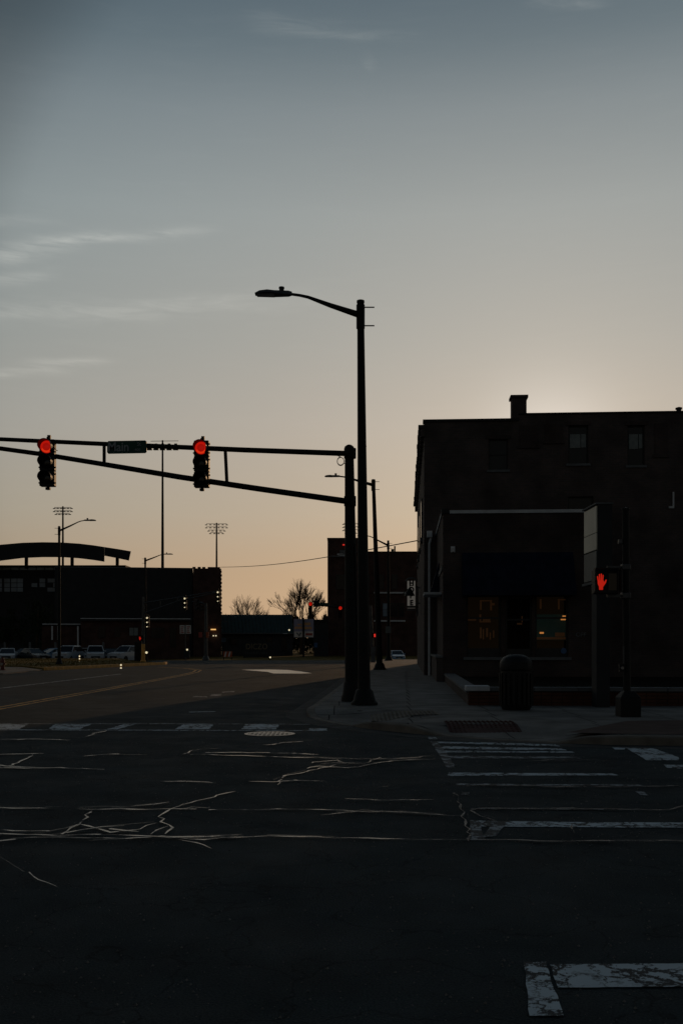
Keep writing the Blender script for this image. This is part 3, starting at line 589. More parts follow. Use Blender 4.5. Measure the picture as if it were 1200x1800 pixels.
# tall old brick building
V1 = 6.98; u1a = -.51; H1 = 10.62
b1 = thing('brick_building', 'tall dark brick corner building with a chimney and two pale-blinded upper windows', 'building', B(u1a, V1))
wins = []
for x0, x1, y0, y1, bl in [(858, 892, 772, 826, 0), (998, 1033, 748, 815, 1), (1102, 1132, 748, 818, 1)]:
    wins.append((uv_of(x0, V1), uv_of(x1, V1), zv_of(x0, y1, V1), zv_of(x0, y0, V1), bl))
lowwin = (uv_of(997, V1), uv_of(1042, V1), 5.0, zv_of(1000, 873, V1))
us = uv_of(911, V1)
b = MB(); wall_with_holes(b, u1a, 24, 0, H1, V1, .4, [wn[:4] for wn in wins]+[lowwin])
bbox(b, u1a, V1+.4, 0, u1a+.4, V1+24, H1); bbox(b, u1a+.4, V1+23.6, 0, 24, V1+24, H1); bbox(b, 23.6, V1+.4, 0, 24, V1+23.6, H1)
bwall = b.build('wall', M['brickA'], b1)
bbox(MB(), us, V1-.003, H1-.001, 24.003, V1+.403, H1+.18).build('parapet', M['brickA'], b1)
b = MB(); bbox(b, u1a-.05, V1-.06, H1-.07, us-.002, V1+.42, H1+.035); b.build('coping', M['roofing'], b1)
b = MB(); bbox(b, us+.002, V1-.06, H1+.182, 24.05, V1+.45, H1+.24); b.build('coping', M['roofing'], b1)
bbox(MB(), u1a+.41, V1+.41, H1-.6, 23.59, V1+23.59, H1-.45).build('roof', M['roofing'], b1)
# inner dark floor behind the windows
bbox(MB(), u1a+.41, V1+1.6, .2, 23.59, V1+1.7, H1-.61).build('inner_partition', M['wall_dark'], b1)
for wn in wins: sash(b1, *wn[:4], V1, bool(wn[4]))
sash(b1, *lowwin, V1, False)
for x0, x1, y0, y1 in [(912, 944, 748, 784), (957, 988, 746, 776), (1150, 1172, 744, 800)]:
    a0, a1, z0, z1 = uv_of(x0, V1), uv_of(x1, V1), zv_of(x0, y1, V1), zv_of(x0, y0, V1)
    bbox(MB(), a0, V1-.03, z0, a1, V1+.0, z1).build('bricked_up_window', M['brickB'], b1)
    bbox(MB(), a0-.08, V1-.06, z0-.1, a1+.08, V1, z0-.003).build('sill', M['brickB'], b1)
for wn in wins+[]:
    bbox(MB(), wn[0]-.1, V1-.03, wn[3]+.003, wn[1]+.1, V1+.2, wn[3]+.16).build('lintel', M['brickB'], b1)
# corbels along the street side cornice
me = None
for i in range(24):
    v = V1+.12+i*1.0
    if me is None:
        b = MB(); b.box((0, 0, 0), (.16, .38, .34), RB); b.box((-.05, 0, .24), (.26, .44, .13), RB); o = b.build('corbel', M['brickA'], None); me = o.data; o.parent = b1; o.location = B(u1a-.06, v, H1-.5)-Vector(b1.location)
    else:
        o2 = o.copy(); C.objects.link(o2); o2.location = B(u1a-.06+random.uniform(-.02, .02), v, H1-.5)-Vector(b1.location)
for k in range(4):                        # street side upper windows
    v = V1+4+5*k
    wn = bbox(MB(), u1a-.05, v, 6.2, u1a+.0, v+1.1, 8.0).build('window', M['frame'], b1); bbox(MB(), u1a-.06, v+.1, 6.3, u1a-.051, v+1.0, 7.9).build('pane', M['glass'], wn)
    bbox(MB(), u1a-.1, v-.1, 6.05, u1a-.002, v+1.2, 6.19).build('sill', M['darkcap'], wn)
# chimney
c0_, c1_ = uv_of(898.5, V1+.2), uv_of(924, V1+.2); zt = zv_of(911, 699, V1)
ch = bbox(MB(), c0_, V1+.02, H1+.04, c1_, V1+.62, zt).build('chimney', M['brickA'], b1)
bbox(MB(), c0_-.06, V1-.04, zt+.001, c1_+.06, V1+.68, zt+.11).build('chimney_cap', M['brickB'], ch)
p = B(uv_of(1192, V1+1), V1+1, H1+.24)
rv = thing('roof_vent', 'squat roof vent with a small cap on the right end of the brick roof', 'vent', p)
MB().lathe([(.32, -.2), (.32, .12), (.24, .16)], p, 14).build('vent_body', M['steel'], rv); MB().lathe([(.10, .16), (.10, .30), (.14, .30), (.14, .36), (.02, .4)], p, 12).build('vent_cap', M['steel'], rv)
b = MB(); p0 = B(uv_of(1182, V1), V1-.05, zv_of(1182, 892, V1)); b.tube(p0, p0+Vector((0, 0, .62)), .035); b.box(p0+Vector((-.08, 0, 0)), (.2, .06, .08)); b.build('wall_pipe', M['cap'], b1)

# low shop in front of it
H2 = zv_of(900, 902, 0); u2 = 5.55
b2 = thing('corner_shop', 'low dark one storey shop with a pale coping and dim orange windows', 'shop', B(0, 0))
holes = []
for x0, x1, y0, y1 in [(819, 880, 1046, 1155), (888, 934, 1050, 1156), (940, 998, 1046, 1155)]:
    holes.append((uv_of(x0, 0), uv_of(x1, 0), zv_of(900, y1, 0), zv_of(900, y0, 0)))
b = MB(); wall_with_holes(b, 0, u2, 0, H2, 0, .3, holes); bbox(b, 0, .3, 0, .3, V1-.02, H2); bbox(b, u2-.3, .3, 0, u2, V1-.02, H2)
b.build('wall', M['brickB'], b2)
bbox(MB(), .31, .31, H2-.5, u2-.31, V1-.03, H2-.35).build('roof', M['roofing'], b2)
b = MB(); bbox(b, .22, -.05, H2+.002, u2+.05, .34, H2+.11); b.build('front_coping', M['cap'], b2)
b = MB(); bbox(b, -.05, -.08, H2+.001, .21, .5, H2+.16); b.build('corner_cap', M['roofing'], b2)
b = MB(); bbox(b, -.05, .51, H2+.002, .30, V1-.04, H2+.09); b.build('side_coping', M['cap'], b2)
b = MB(); bbox(b, -.04, .2, 3.95, -.002, V1-.1, 4.12); b.build('side_band', M['darkcap'], b2)
b = MB(); bbox(b, -.22, -.03, 0, -.003, V1-.5, .95); b.build('plinth', M['brickA'], b2); b = MB(); bbox(b, -.26, -.06, .951, -.003, V1-.5, 1.02); b.build('plinth_cap', M['darkcap'], b2)
b = MB(); bbox(b, holes[0][0]-.1, -.09, holes[0][2]-.10, holes[2][1]+.1, .2, holes[0][2]-.002); b.build('window_sill', M['darkcap'], b2)
for k, h in enumerate(holes):
    u0, u1, z0, z1 = h; f = MB(); t = .06; zm = z0+(z1-z0)*(.63)
    for a in ((u0, z0, u0+t, z1), (u1-t, z0, u1, z1), (u0+t, z1-t, u1-t, z1), (u0+t, z0, u1-t, z0+.3), (u0+t, zm-.03, u1-t, zm+.03)): bbox(f, a[0], .08, a[1], a[2], .16, a[3])
    wn = f.build('window' if k != 1 else 'door', M['frame'], b2)
    bbox(MB(), u0+.001, .9, z0, u1-.001, .92, z1).build('interior', M['interior'] if k != 1 else M['mulch'], wn)  # glowing backing stands in for warm reflections in the panes
    rn = random.Random(k+11); nb = MB()
    if k == 0:
        for x0, x1, y0, y1 in [(843, 846, 1055, 1072), (843, 864, 1055, 1057), (861, 864, 1056, 1073), (864, 869, 1060, 1064), (842, 845, 1080, 1094), (845, 862, 1092, 1094), (820, 836, 1086, 1091), (843, 846, 1103, 1122), (848, 850, 1106, 1124), (854, 857, 1104, 1120), (860, 862, 1112, 1124), (866, 868, 1108, 1121)]:
            vv = .6; bbox(nb, uv_of(x0, vv), vv, zv_of(x0, y1, vv), uv_of(x1, vv), vv+.03, zv_of(x0, y0, vv))
        nb.build('neon_letters', M['neon'], wn)  # glowing bars laid out after the reflections in this window
        bbox(MB(), uv_of(848, .55), .55, zv_of(848, 1093, .55), uv_of(861, .55), .58, zv_of(848, 1088, .55)).build('display_lamp', M['neon'], wn)
    elif k == 2:
        for x0, x1, y0, y1 in [(948, 951, 1053, 1070), (980, 983, 1053, 1071), (984, 994, 1053, 1055), (941, 996, 1120, 1124), (975, 992, 1112, 1119)]:
            vv = .6; nb = MB(); bbox(nb, uv_of(x0, vv), vv, zv_of(x0, y1, vv), uv_of(x1, vv), vv+.03, zv_of(x0, y0, vv)); nb.build('neon_tube', M['neon'], wn)  # glowing bars in place of streaks reflected by the pane
        for x0, x1, y0, y1 in [(985, 994, 1087, 1090), (988, 994, 1082, 1084), (948, 955, 1111, 1114)]:
            vv = .5; bbox(MB(), uv_of(x0, vv), vv, zv_of(x0, y1, vv), uv_of(x1, vv), vv+.03, zv_of(x0, y0, vv)).build('display_lamp', M['neon2'], wn)  # small glowing boxes added for the bright warm spots in the pane
        bbox(MB(), uv_of(942, .7), .7, zv_of(942, 1125, .7), uv_of(994, .7), .72, zv_of(942, 1080, .7)).build('display_panel', M['teal'], wn)  # teal glow put in for the greenish reflection
        pc = B(uv_of(990, .05), .05, zv_of(990, 1144, .05)); MB().lathe([(.10, -.006), (.10, .006)], (0, 0, 0), 18, 'Y').build('round_sticker', M['signblue'], wn, Matrix.Translation(pc))
    else:
        bbox(nb, uv_of(908, .6), .6, zv_of(908, 1098, .6), uv_of(917, .6), .63, zv_of(908, 1095, .6)); bbox(nb, uv_of(916, .6), .6, zv_of(908, 1094, .6), uv_of(918, .6), .63, zv_of(908, 1083, .6)); nb.build('neon_letters', M['neon'], wn)  # two glowing strokes standing for reflections in the door
b = MB(); za, zb = holes[0][3]+1.45, holes[0][3]+.12
for a, c in ((holes[0][0]-.15, holes[2][1]+.15),):
    b.add([B(a, -.01, za), B(c, -.01, za), B(c, -.75, zb), B(a, -.75, zb), B(a, -.75, zb-.16), B(c, -.75, zb-.16), B(a, -.01, zb-.16), B(c, -.01, zb-.16)], [(0, 1, 2, 3), (3, 2, 5, 4), (0, 3, 4, 6), (1, 7, 5, 2), (0, 6, 7, 1), (4, 5, 7, 6)])
aw = b.build('awning', M['canvas'], b2)
p = B(uv_of(795, 0), -.02, zv_of(795, 966, 0))
b = MB(); b.box(p+Vector((0, -.03, .0)), (.14, .12, .2)); wl = b.build('wall_lamp', M['cap'], b2); MB().box(p+Vector((0, -.1, -.02)), (.10, .05, .12)).build('lamp_glass', M['headlamp'], wl)
p = B(uv_of(1020, 0), -.015, zv_of(1020, 1116, 0))
text('OFF', 'wall_lettering', M['darkcap'], b2, p, .20, RB, .004)
# side canopy and downpipe
b = MB(); bbox(b, -.62, 1.1, zv_of(760, 1047, 2), -.005, 3.2, zv_of(760, 1043, 2)); b.build('side_canopy', M['cap'], b2)
dp = B(-.30, V1-.35); b = MB(); b.path([dp+Vector((0, 0, .05)), dp+Vector((0, 0, 5.5)), dp+Vector((.08, .05, 5.8))], .05, 8); b.box(dp+Vector((0, 0, 5.9)), (.2, .2, .26))
dpo = b.build('downpipe', M['cap'], b2)
b = MB(); b.add([B(-.005, 3.6, 4.5), B(-.005, 6.3, 4.5), B(-.36, 6.3, 3.3), B(-.36, 3.6, 3.3), B(-.005, 3.6, 3.3), B(-.005, 6.3, 3.3)], [(0, 1, 2, 3), (0, 3, 4), (1, 5, 2), (4, 3, 2, 5), (0, 4, 5, 1)])
b.build('street_awning', M['canvas'], b2)

# HOPE blade sign
YS_ = 50.0; s_ = F/YS_
hp = at(723, 1045, YS_); hs = thing('blade_sign', 'narrow vertical white HOPE sign on the street side of the brick building', 'sign', at(723, 1073, YS_))
fx0, fx1 = XX(716, YS_), XX(729.5, YS_)
MB().span((fx0, YS_, ZZ(1069, YS_)), (fx1, YS_+.16, ZZ(1021, YS_))).build('sign_face', M['lit_sign'], hs)  # slight emission added to brighten the sign face
b = MB(); cx = (fx0+fx1)/2; rad = .26
arc = [(cx+rad*cos(pi*k/10)*1.05, YS_-.04, ZZ(1022, YS_)+rad*sin(pi*k/10)*.62) for k in range(11)]; b.path(arc, .045, 6); b.build('arched_top', M['darkcap'], hs)
b = MB(); b.span((fx0-.05, YS_-.03, ZZ(1068.5, YS_)), (fx1+.02, YS_+.2, ZZ(1065, YS_))); b.build('lower_band', M['black'], hs)
b = MB(); b.span((fx0-.01, YS_-.05, ZZ(1073, YS_)), (fx1+.01, YS_+.2, ZZ(1071, YS_))); b.build('foot_trim', M['darkcap'], hs)
b = MB(); b.tube((fx1+.10, YS_+.08, ZZ(1083, YS_)), (fx1+.10, YS_+.08, ZZ(1030, YS_)), .05); wx = XX(731, YS_)
for yy in (1033, 1060): b.tube((fx1-.02, YS_+.08, ZZ(yy, YS_)), (3.95, YS_+.08, ZZ(yy, YS_)), .03)
b.build('bracket', M['steel2'], hs)
for ch_, yy in zip('HOPE', (1025.5, 1037, 1047.5, 1060)): text(ch_, 'letter', M['black'], hs, (cx, YS_-.012, ZZ(yy, YS_)), .36, 0, .02, .008, sx=.9)
p = at(719.5, 1043, YS_-.5)
b = MB(); b.lathe([(.03, .28), (.10, .2), (.25, -.08), (.27, -.12), (.20, -.12)], p, 12); b.path([p+Vector((0, 0, .26)), p+Vector((.02, .15, .42)), p+Vector((.15, .5, .42)), (fx1+.08, YS_+.08, p.z+.35)], .022, 6)
b.path([p+Vector((-.36, .0, -.10)), p+Vector((-.22, 0, .16)), p+Vector((-.1, 0, .2))], .02, 6)
b.build('sign_flood_lamp', M['black'], hs)

# planter wall with individual bricks
VW = -13.1; wu0 = uv_of(823, VW); wu1 = 12.0; zt = zv_of(900, 1215, VW); capz = zv_of(900, 1207.5, VW)
pw = thing('planter_wall', 'low brick planter wall with pale cap along the corner pavement', 'wall', B(wu0, VW))
pg = bbox(MB(), wu0+.02, VW+.015, .10, wu1, VW+.22, zt).build('core', M['mortar'], pw)
bl, bh, jn = .205, .062, .011
mb_ = MB().box((0, 0, 0), (bl, .10, bh), RB); bo = mb_.build('brick', M['brick'], None, bevel=.004); first = True
rows = int((zt-.12)/(bh+jn)); cnt = 0; rb = random.Random(2)
for r in range(rows+1):
    z = .125+bh/2+r*(bh+jn)
    if z+bh/2 > zt: break
    u = wu0+.0+(bl/2 if r % 2 == 0 else 0)
    while u < 7.0 and cnt < 290:
        o = bo if first else bo.copy()
        if not first: C.objects.link(o)
        first = False; o.parent = pw; o.location = B(u+bl/2 if r % 2 else u, VW+.05+rb.uniform(-.004, .003), z)-Vector(pw.location); o.rotation_euler = (0, rb.uniform(-.008, .008), rb.uniform(-.01, .01)); u += bl+jn; cnt += 1
b = MB(); r_ = 0
for r in range(rows+1):
    z = .125+bh/2+r*(bh+jn)
    if z+bh/2 > zt: break
    u = 7.1
    while u < 12: bbox(b, u, VW, z-bh/2, u+bl, VW+.1, z+bh/2); u += bl+jn
stuff(b.build('brickwork', M['brick'], pw))
b = MB()
u = wu0+.46
while u < 12:
    bbox(MB(), u, VW-.04, zt+.002, u+.9, VW+.27, capz-.01+random.uniform(0, .006)).build('cap_stone', M['darkcap'], pw, bevel=.008); u += .91
bbox(MB(), wu0-.06, VW-.07, zt+.002, wu0+.44, VW+.40, capz+.02).build('pier_cap', M['cap'], pw, bevel=.012)
bbox(MB(), wu0, VW+.0, .10, wu0+.40, VW+.36, zt).build('pier', M['mortar'], pw) if False else None
bbox(MB(), wu0, VW+.23, .10, wu0+.3, VW+12.5, zt-.06).build('side_wall', M['brickB'], pw); bbox(MB(), wu0-.03, VW+.42, zt-.058, wu0+.33, VW+12.5, zt+.0).build('side_cap', M['darkcap'], pw)
b = MB(); b.poly([B(wu0+.3, VW+.22, zt-.12), B(12, VW+.22, zt-.12), B(12, -.1, zt-.12), B(wu0+.3, -.1, zt-.12)]); struct(b.build('planting_bed', M['mulch']))
bd = MB(); rs = random.Random(8)
for i in range(2600):
    u, v = rs.uniform(wu0+.35, 11.5), rs.uniform(VW+.35, VW+3.0); p = B(u, v, zt-.12+rs.uniform(0, .10)); a = rs.uniform(0, 6.3); q = Vector((cos(a)*.05, sin(a)*.05, rs.uniform(.0, .05)))
    bd.add([p-q*.3, p+q, p+Vector((-q.y, q.x, .04))*.8], [(0, 1, 2)])
stuff(bd.build('ground_cover', M['leaf'], fix=False))

# domed litter bin
YB = 19.55; xb0, xb1 = XX(878, YB), XX(935, YB); p = Vector(((xb0+xb1)/2, YB, .13)); hb = ZZ(1150, YB)-.13; rb_ = (xb1-xb0)/2
lb = thing('litter_bin', 'big dark round-topped litter bin standing in front of the planter wall', 'litter bin', p)
MB().lathe([(rb_*.86, 0), (rb_*.88, .03), (rb_*.95, .06), (rb_*.95, hb*.70), (rb_*.90, hb*.71)], p, 24).build('body', M['black'], lb, smooth=True)
b = MB(); b.lathe([(rb_*1.0, hb*.72), (rb_*1.02, hb*.76), (rb_*.98, hb*.86), (rb_*.80, hb*.94), (rb_*.45, hb*.99), (.02, hb)], p, 24); b.build('domed_lid', M['black'], lb, smooth=True)
MB().box(p+Vector((0, -rb_*.97, hb*.80)), (.32, .06, .13)).build('flap', M['black'], lb)
b = MB()
for k in range(20):
    a = 2*pi*k/20; b.box(p+Vector((cos(a)*rb_*.965, sin(a)*rb_*.965, hb*.38)), (.05, .05, hb*.56), a)
b.build('slat_ring', M['black'], lb)

# pole sign
YP = 20.1; p = at(1063, 1250, YP); p.z = .13
ps = thing('pole_sign', 'tall dark box sign on a column with cream and grey panels down its left side', 'sign', p)
cx0, cx1 = XX(1050, YP), XX(1075, YP); zt_, zb_ = ZZ(886, YP), ZZ(1021, YP); zm_ = ZZ(968, YP)
MB().span((cx0, YP, zb_), (cx1, YP+1.1, zt_)).build('cabinet', M['wall_dark'], ps)
b = MB()
for a, c in ((zt_-.03, zt_-.56), (zt_-.575, zm_+.03)): b.span((cx0-.022, YP+.04, c), (cx0-.002, YP+1.06, a))
b.build('cream_panel', M['panel'], ps)
MB().span((cx0-.022, YP+.04, zb_+.03), (cx0-.002, YP+1.06, zm_)).build('grey_panel', M['panel2'], ps)
b = MB(); b.span((cx0-.05, YP-.02, zb_-.05), (cx1+.02, YP+1.12, zb_-.001)); b.build('cabinet_trim', M['darkcap'], ps); MB().span((cx0-.05, YP-.02, zt_+.001), (cx1+.02, YP+1.12, zt_+.03)).build('cabinet_trim', M['darkcap'], ps)
MB().span((cx0+.0, YP+.1, .13), (cx1-.02, YP+.5, zb_-.051)).build('column', M['wall_dark'], ps)

# pedestrian signal on its own pole
YD = 17.7; p = at(1103, 1273, YD); p.z = .13
pp = thing('crossing_pole', 'dark crossing pole with square base, push button and clamped arms', 'signal pole', p)
b = MB(); b.tube(p+Vector((-.02, 0, .3)), at(1098.5, 896, YD), .066, .062, 14); b.lathe([(.072, 0), (.066, .03), (.01, .045)], at(1098.5, 896, YD), 12); b.build('pole', M['steel'], pp, smooth=True)
b = MB(); b.box(p+Vector((0, 0, .17)), (.36, .36, .34)); b.box(p+Vector((0, 0, .40)), (.36, .36, .12), 0, .5); b.build('base', M['steel'], pp, bevel=.01)
for yy in (997, 1047):
    q = at(1098.5, yy, YD); ca_ = MB().box(q, (.15, .16, .10)).build('clamp', M['steel2'], pp, bevel=.01); MB().span((XX(1066, YD), YD-.03, q.z-.03), (q.x-.076, YD+.03, q.z+.02)).build('clamp_arm', M['steel2'], ca_)
q = at(1091.5, 1174, YD-.08); bt = MB().box(q, (.09, .08, .14)).build('push_button', M['black'], pp); MB().lathe([(.03, -.05), (.025, -.07)], q, 10, 'Y').build('button', M['rim'], bt)
b = MB(); b.tube(at(1095, 1172, YD-.07), at(1095, 1136, YD-.07), .013); b.build('conduit', M['steel2'], pp)
b = MB(); b.box(at(1089, 952, YD), (.06, .08, .07)); b.build('small_bracket', M['steel2'], pp)
YE = YD-.1; p = at(1066, 1023, YE)
pd = thing('pedestrian_signal', 'pedestrian signal showing a lit red raised hand, clamped to the crossing pole', 'pedestrian signal', p)
hx0, hx1, hz0, hz1 = XX(1043, YE), XX(1086, YE), ZZ(1044, YE), ZZ(1001, YE)
MB().span((hx0, YE-.02, hz0), (hx1, YE+.18, hz1)).build('housing', M['black'], pd, bevel=.015)
b = MB(); b.span((hx0-.01, YE-.16, hz1+.001), (hx1+.01, YE-.021, hz1+.02)); b.span((hx0-.02, YE-.16, hz0+.04), (hx0-.001, YE-.021, hz1)); b.span((hx1+.001, YE-.16, hz0+.04), (hx1+.02, YE-.021, hz1)); b.build('visor', M['black'], pd)
# the hand pictogram: palm, four fingers, thumb
def hand(cx, cz, W, Hh, y):
    b = MB(); X = lambda t: cx+(t-.5)*W; Zz = lambda t: cz+(t-.5)*Hh
    palm = [(.08, .58), (.10, .36), (.22, .20), (.24, .0), (.62, .0), (.64, .18), (.78, .30), (.74, .52), (.66, .58)]
    b.prism([(X(a), y, Zz(c)) for a, c in palm], (0, .006, 0))
    for x0, x1, xt0, xt1, zt in [(.07, .20, .02, .14, .84), (.23, .36, .21, .33, .97), (.39, .52, .40, .52, 1.0), (.54, .66, .58, .69, .92)]:
        b.prism([(X(x0), y, Zz(.575)), (X(x1), y, Zz(.575)), (X(xt1), y, Zz(zt-.03)), (X((xt0+xt1)/2), y, Zz(zt)), (X(xt0), y, Zz(zt-.03))], (0, .006, 0))
    b.prism([(X(.74), y, Zz(.26)), (X(.75), y, Zz(.45)), (X(.92), y, Zz(.64)), (X(1.0), y, Zz(.60)), (X(.94), y, Zz(.44))], (0, .006, 0))
    return b
hand(XX(1056, YE), ZZ(1022.5, YE), .174, .29, YE-.03).build('red_hand', M['redhand'], pd)
b = MB(); b.span((XX(1068, YE), YE-.026, ZZ(1038, YE)), (XX(1083, YE), YE-.021, ZZ(1008, YE))); b.build('countdown_window', M['lens'], pd)

# ------------------------------------------------------------------ street lamps
def street_lamp(name, label, base, top, head, r0, r1, side=-1, arm_drop=.30, base_r=None, shoe=True, group='cobra head street lamps'):
    base = Vector(base); top = Vector(top); head = Vector(head)
    t = thing(name, label, 'street lamp', base, group)
    MB().path([base+Vector((0, 0, .02)), base.lerp(top, .5), top], [r0, (r0+r1)/2, r1], 14).build('pole', M['steel'], t, smooth=True)
    if shoe:
        b = MB(); b.lathe([(r0*2.1, 0), (r0*2.1, .05), (r0*1.75, .10), (r0*1.35, .30), (r0*1.05, .34)], base, 14)
        for k in range(4): a = pi/4+k*pi/2; b.lathe([(.03, .05), (.03, .11)], base+Vector((cos(a)*r0*1.8, sin(a)*r0*1.8, 0)), 6)
        b.build('base_shoe', M['steel'], t, smooth=True)
    MB().lathe([(r1*1.15, -.02), (r1*1.15, .03), (r1*.4, .05)], top, 12).build('pole_cap', M['steel'], t)
    a0 = top+Vector((0, 0, -arm_drop)); dxv = head-a0; el_ = Vector((head.x-side*.64, head.y, head.z))
    mid = a0.lerp(el_, .82); mid.z = el_.z-.015-.05*(el_.z-a0.z)
    pts = [a0, a0.lerp(mid, .5)+Vector((0, 0, .0)), a0.lerp(mid, .86), Vector((mid.x, mid.y, mid.z)), el_]
    pts[2].z += .02
    MB().path(pts, [r1*1.0, r1*.72, r1*.48, r1*.44, r1*.42], 10).build('arm', M['steel'], t, smooth=True)
    b = MB(); q = a0
    b.lathe([(r1*1.25, -.28), (r1*1.25, .22)], q, 12); 
    for dz_ in (.17, -.22): b.tube(q+Vector((-side*r1, 0, dz_)), q+Vector((-side*(r1+.22), 0, dz_)), .014, n=6)
    b.build('bracket', M['steel'], t)
    # luminaire, long axis x
    sg = side; x0 = el_.x
    def sec(dx_, wy, z0, z1, k=.62):
        z0, z1, wy = z0*k, z1*k, wy*.85
        return sec_(dx_, wy, z0, z1)
    def sec_(dx_, wy, z0, z1): return [Vector((x0+sg*dx_, head.y-wy, el_.z+z0)), Vector((x0+sg*dx_, head.y-wy*.7, el_.z+z1)), Vector((x0+sg*dx_, head.y+wy*.7, el_.z+z1)), Vector((x0+sg*dx_, head.y+wy, el_.z+z0))]
    lm = MB().loft([sec(-.12, .05, -.05, .05), sec(-.05, .11, -.06, .065), sec(.22, .14, -.06, .07), sec(.24, .17, -.045, .06), sec(.40, .18, -.04, .085), sec(.56, .16, -.04, .06), sec(.66, .10, -.03, .0)]).build('luminaire', M['steel2'], t, bevel=0)
    MB().loft([sec(.25, .15, -.065, -.046), sec(.62, .12, -.062, -.041)]).build('lens', M['headlamp'], lm)
    MB().lathe([(.05, .06), (.05, .10), (.06, .10), (.06, .135), (.02, .14)], Vector((x0+sg*.1, head.y, el_.z)), 10).build('photocell', M['black'], lm)
    return t
Y1 = 21.06; s1 = F/Y1
p0 = G(640, 1250); p0.z = .13
street_lamp('street_lamp', 'tallest nearest street lamp, its dark pole standing on the corner behind the signal pole', p0, at(633.5, 531, Y1), at(450, 516, Y1), .135, .072, -1, .28)
t1_ = bpy.data.objects['street_lamp']; q0 = Vector(t1_.location)
MB().box((q0.x, q0.y-.135, .80), (.10, .03, .18)).build('hand_hole_cover', M['steel'], t1_, bevel=.008)
for z_ in (2.3, 2.42, 5.6): MB().lathe([(.137-.0075*z_, -.012), (.137-.0075*z_, .012)], (q0.x-.0085*(z_), q0.y, z_), 14).build('steel_band', M['steel'], t1_)
Y2 = 50.0; p0 = Vector((XX(667, Y2), Y2, .13))
street_lamp('street_lamp', 'leaning second street lamp down the right pavement, between two dark poles', p0, at(656, 844, Y2), at(571, 837, Y2), .16, .085, -1, .25)
Y3 = 77.6; p0 = Vector((XX(683, Y3), Y3, .13))
street_lamp('street_lamp', 'third and smallest street lamp down the right pavement, before the far brick block', p0, at(682, 951, Y3), at(628, 941.5, Y3), .15, .08, -1, .35)
Y4 = 63.7; p0 = Vector((XX(104.5, Y4), Y4, .12))
street_lamp('street_lamp', 'street lamp on the grass verge at far left in front of the arched roof', p0, at(104.5, 926, Y4), at(169, 914.5, Y4), .11, .07, 1, .26)
Y5 = 88.0; p0 = Vector((XX(256, Y5), Y5, 0))
street_lamp('street_lamp', 'street lamp rising behind the dark hall roof, arm to the right', p0, at(255.5, 981, Y5), at(304, 974, Y5), .12, .075, 1, .24)

# ------------------------------------------------------------------ main signal mast
YM = 22.2
p = G(619, 1243); p.z = .13
ma = thing('signal_mast', 'big dark signal mast at the corner with a long trussed arm to the left', 'signal mast', p)
tp = at(613.5, 788, p.y)
MB().path([p+Vector((0, 0, .05)), p.lerp(tp, .5), tp], [.165, .135, .10], 16).build('pole', M['steel'], ma, smooth=True)
b = MB(); b.lathe([(.25, -.0), (.25, .10), (.22, .16), (.19, .42), (.17, .46)], p, 18); b.build('base_shoe', M['steel'], ma, smooth=True)
MB().lathe([(.108, -.05), (.112, .0), (.10, .04), (.05, .075), (.01, .085)], tp, 14).build('pole_cap', M['steel'], ma, smooth=True)
b = MB()
for yy in (797, 881): q = at(615, yy, p.y); b.lathe([(.135, -.11), (.135, .11)], q, 14)
b.build('arm_collar', M['steel'], ma)
up = [(612, 797.3), (430, 791), (316, 786), (170, 779.8), (0, 772), (-110, 767)]; lo = [(612, 881.5), (460, 860), (316, 838.5), (170, 814), (75, 798.5), (0, 788.2), (-110, 771.5)]
MB().path([at(x, y, YM) for x, y in up], [.062, .058, .054, .05, .046, .042], 12).build('upper_arm', M['steel'], ma, smooth=True)
MB().path([at(x, y, YM) for x, y in lo], [.068, .065, .062, .056, .053, .05, .045], 12).build('lower_arm', M['steel'], ma, smooth=True)
for x0, y0, x1, y1 in [(396, 789.5, 399, 851), (183.5, 780, 183.5, 816.5), (-30, 771, -30, 784)]: MB().tube(at(x0, y0, YM), at(x1, y1, YM), .038).build('strut', M['steel'], ma)
b = MB(); q = at(598.5, 811, YM-.02); pts = []
for k in range(26): a = k/25*3.3*pi; pts.append(q+Vector((cos(a+1.6)*.075, 0, sin(a+1.6)*(.10-.02*(k/25)))))
b.path([at(591, 800, YM-.02)]+pts+[at(607, 815, YM-.02)], .009, 5); b.build('coiled_cable', M['cable'], ma)

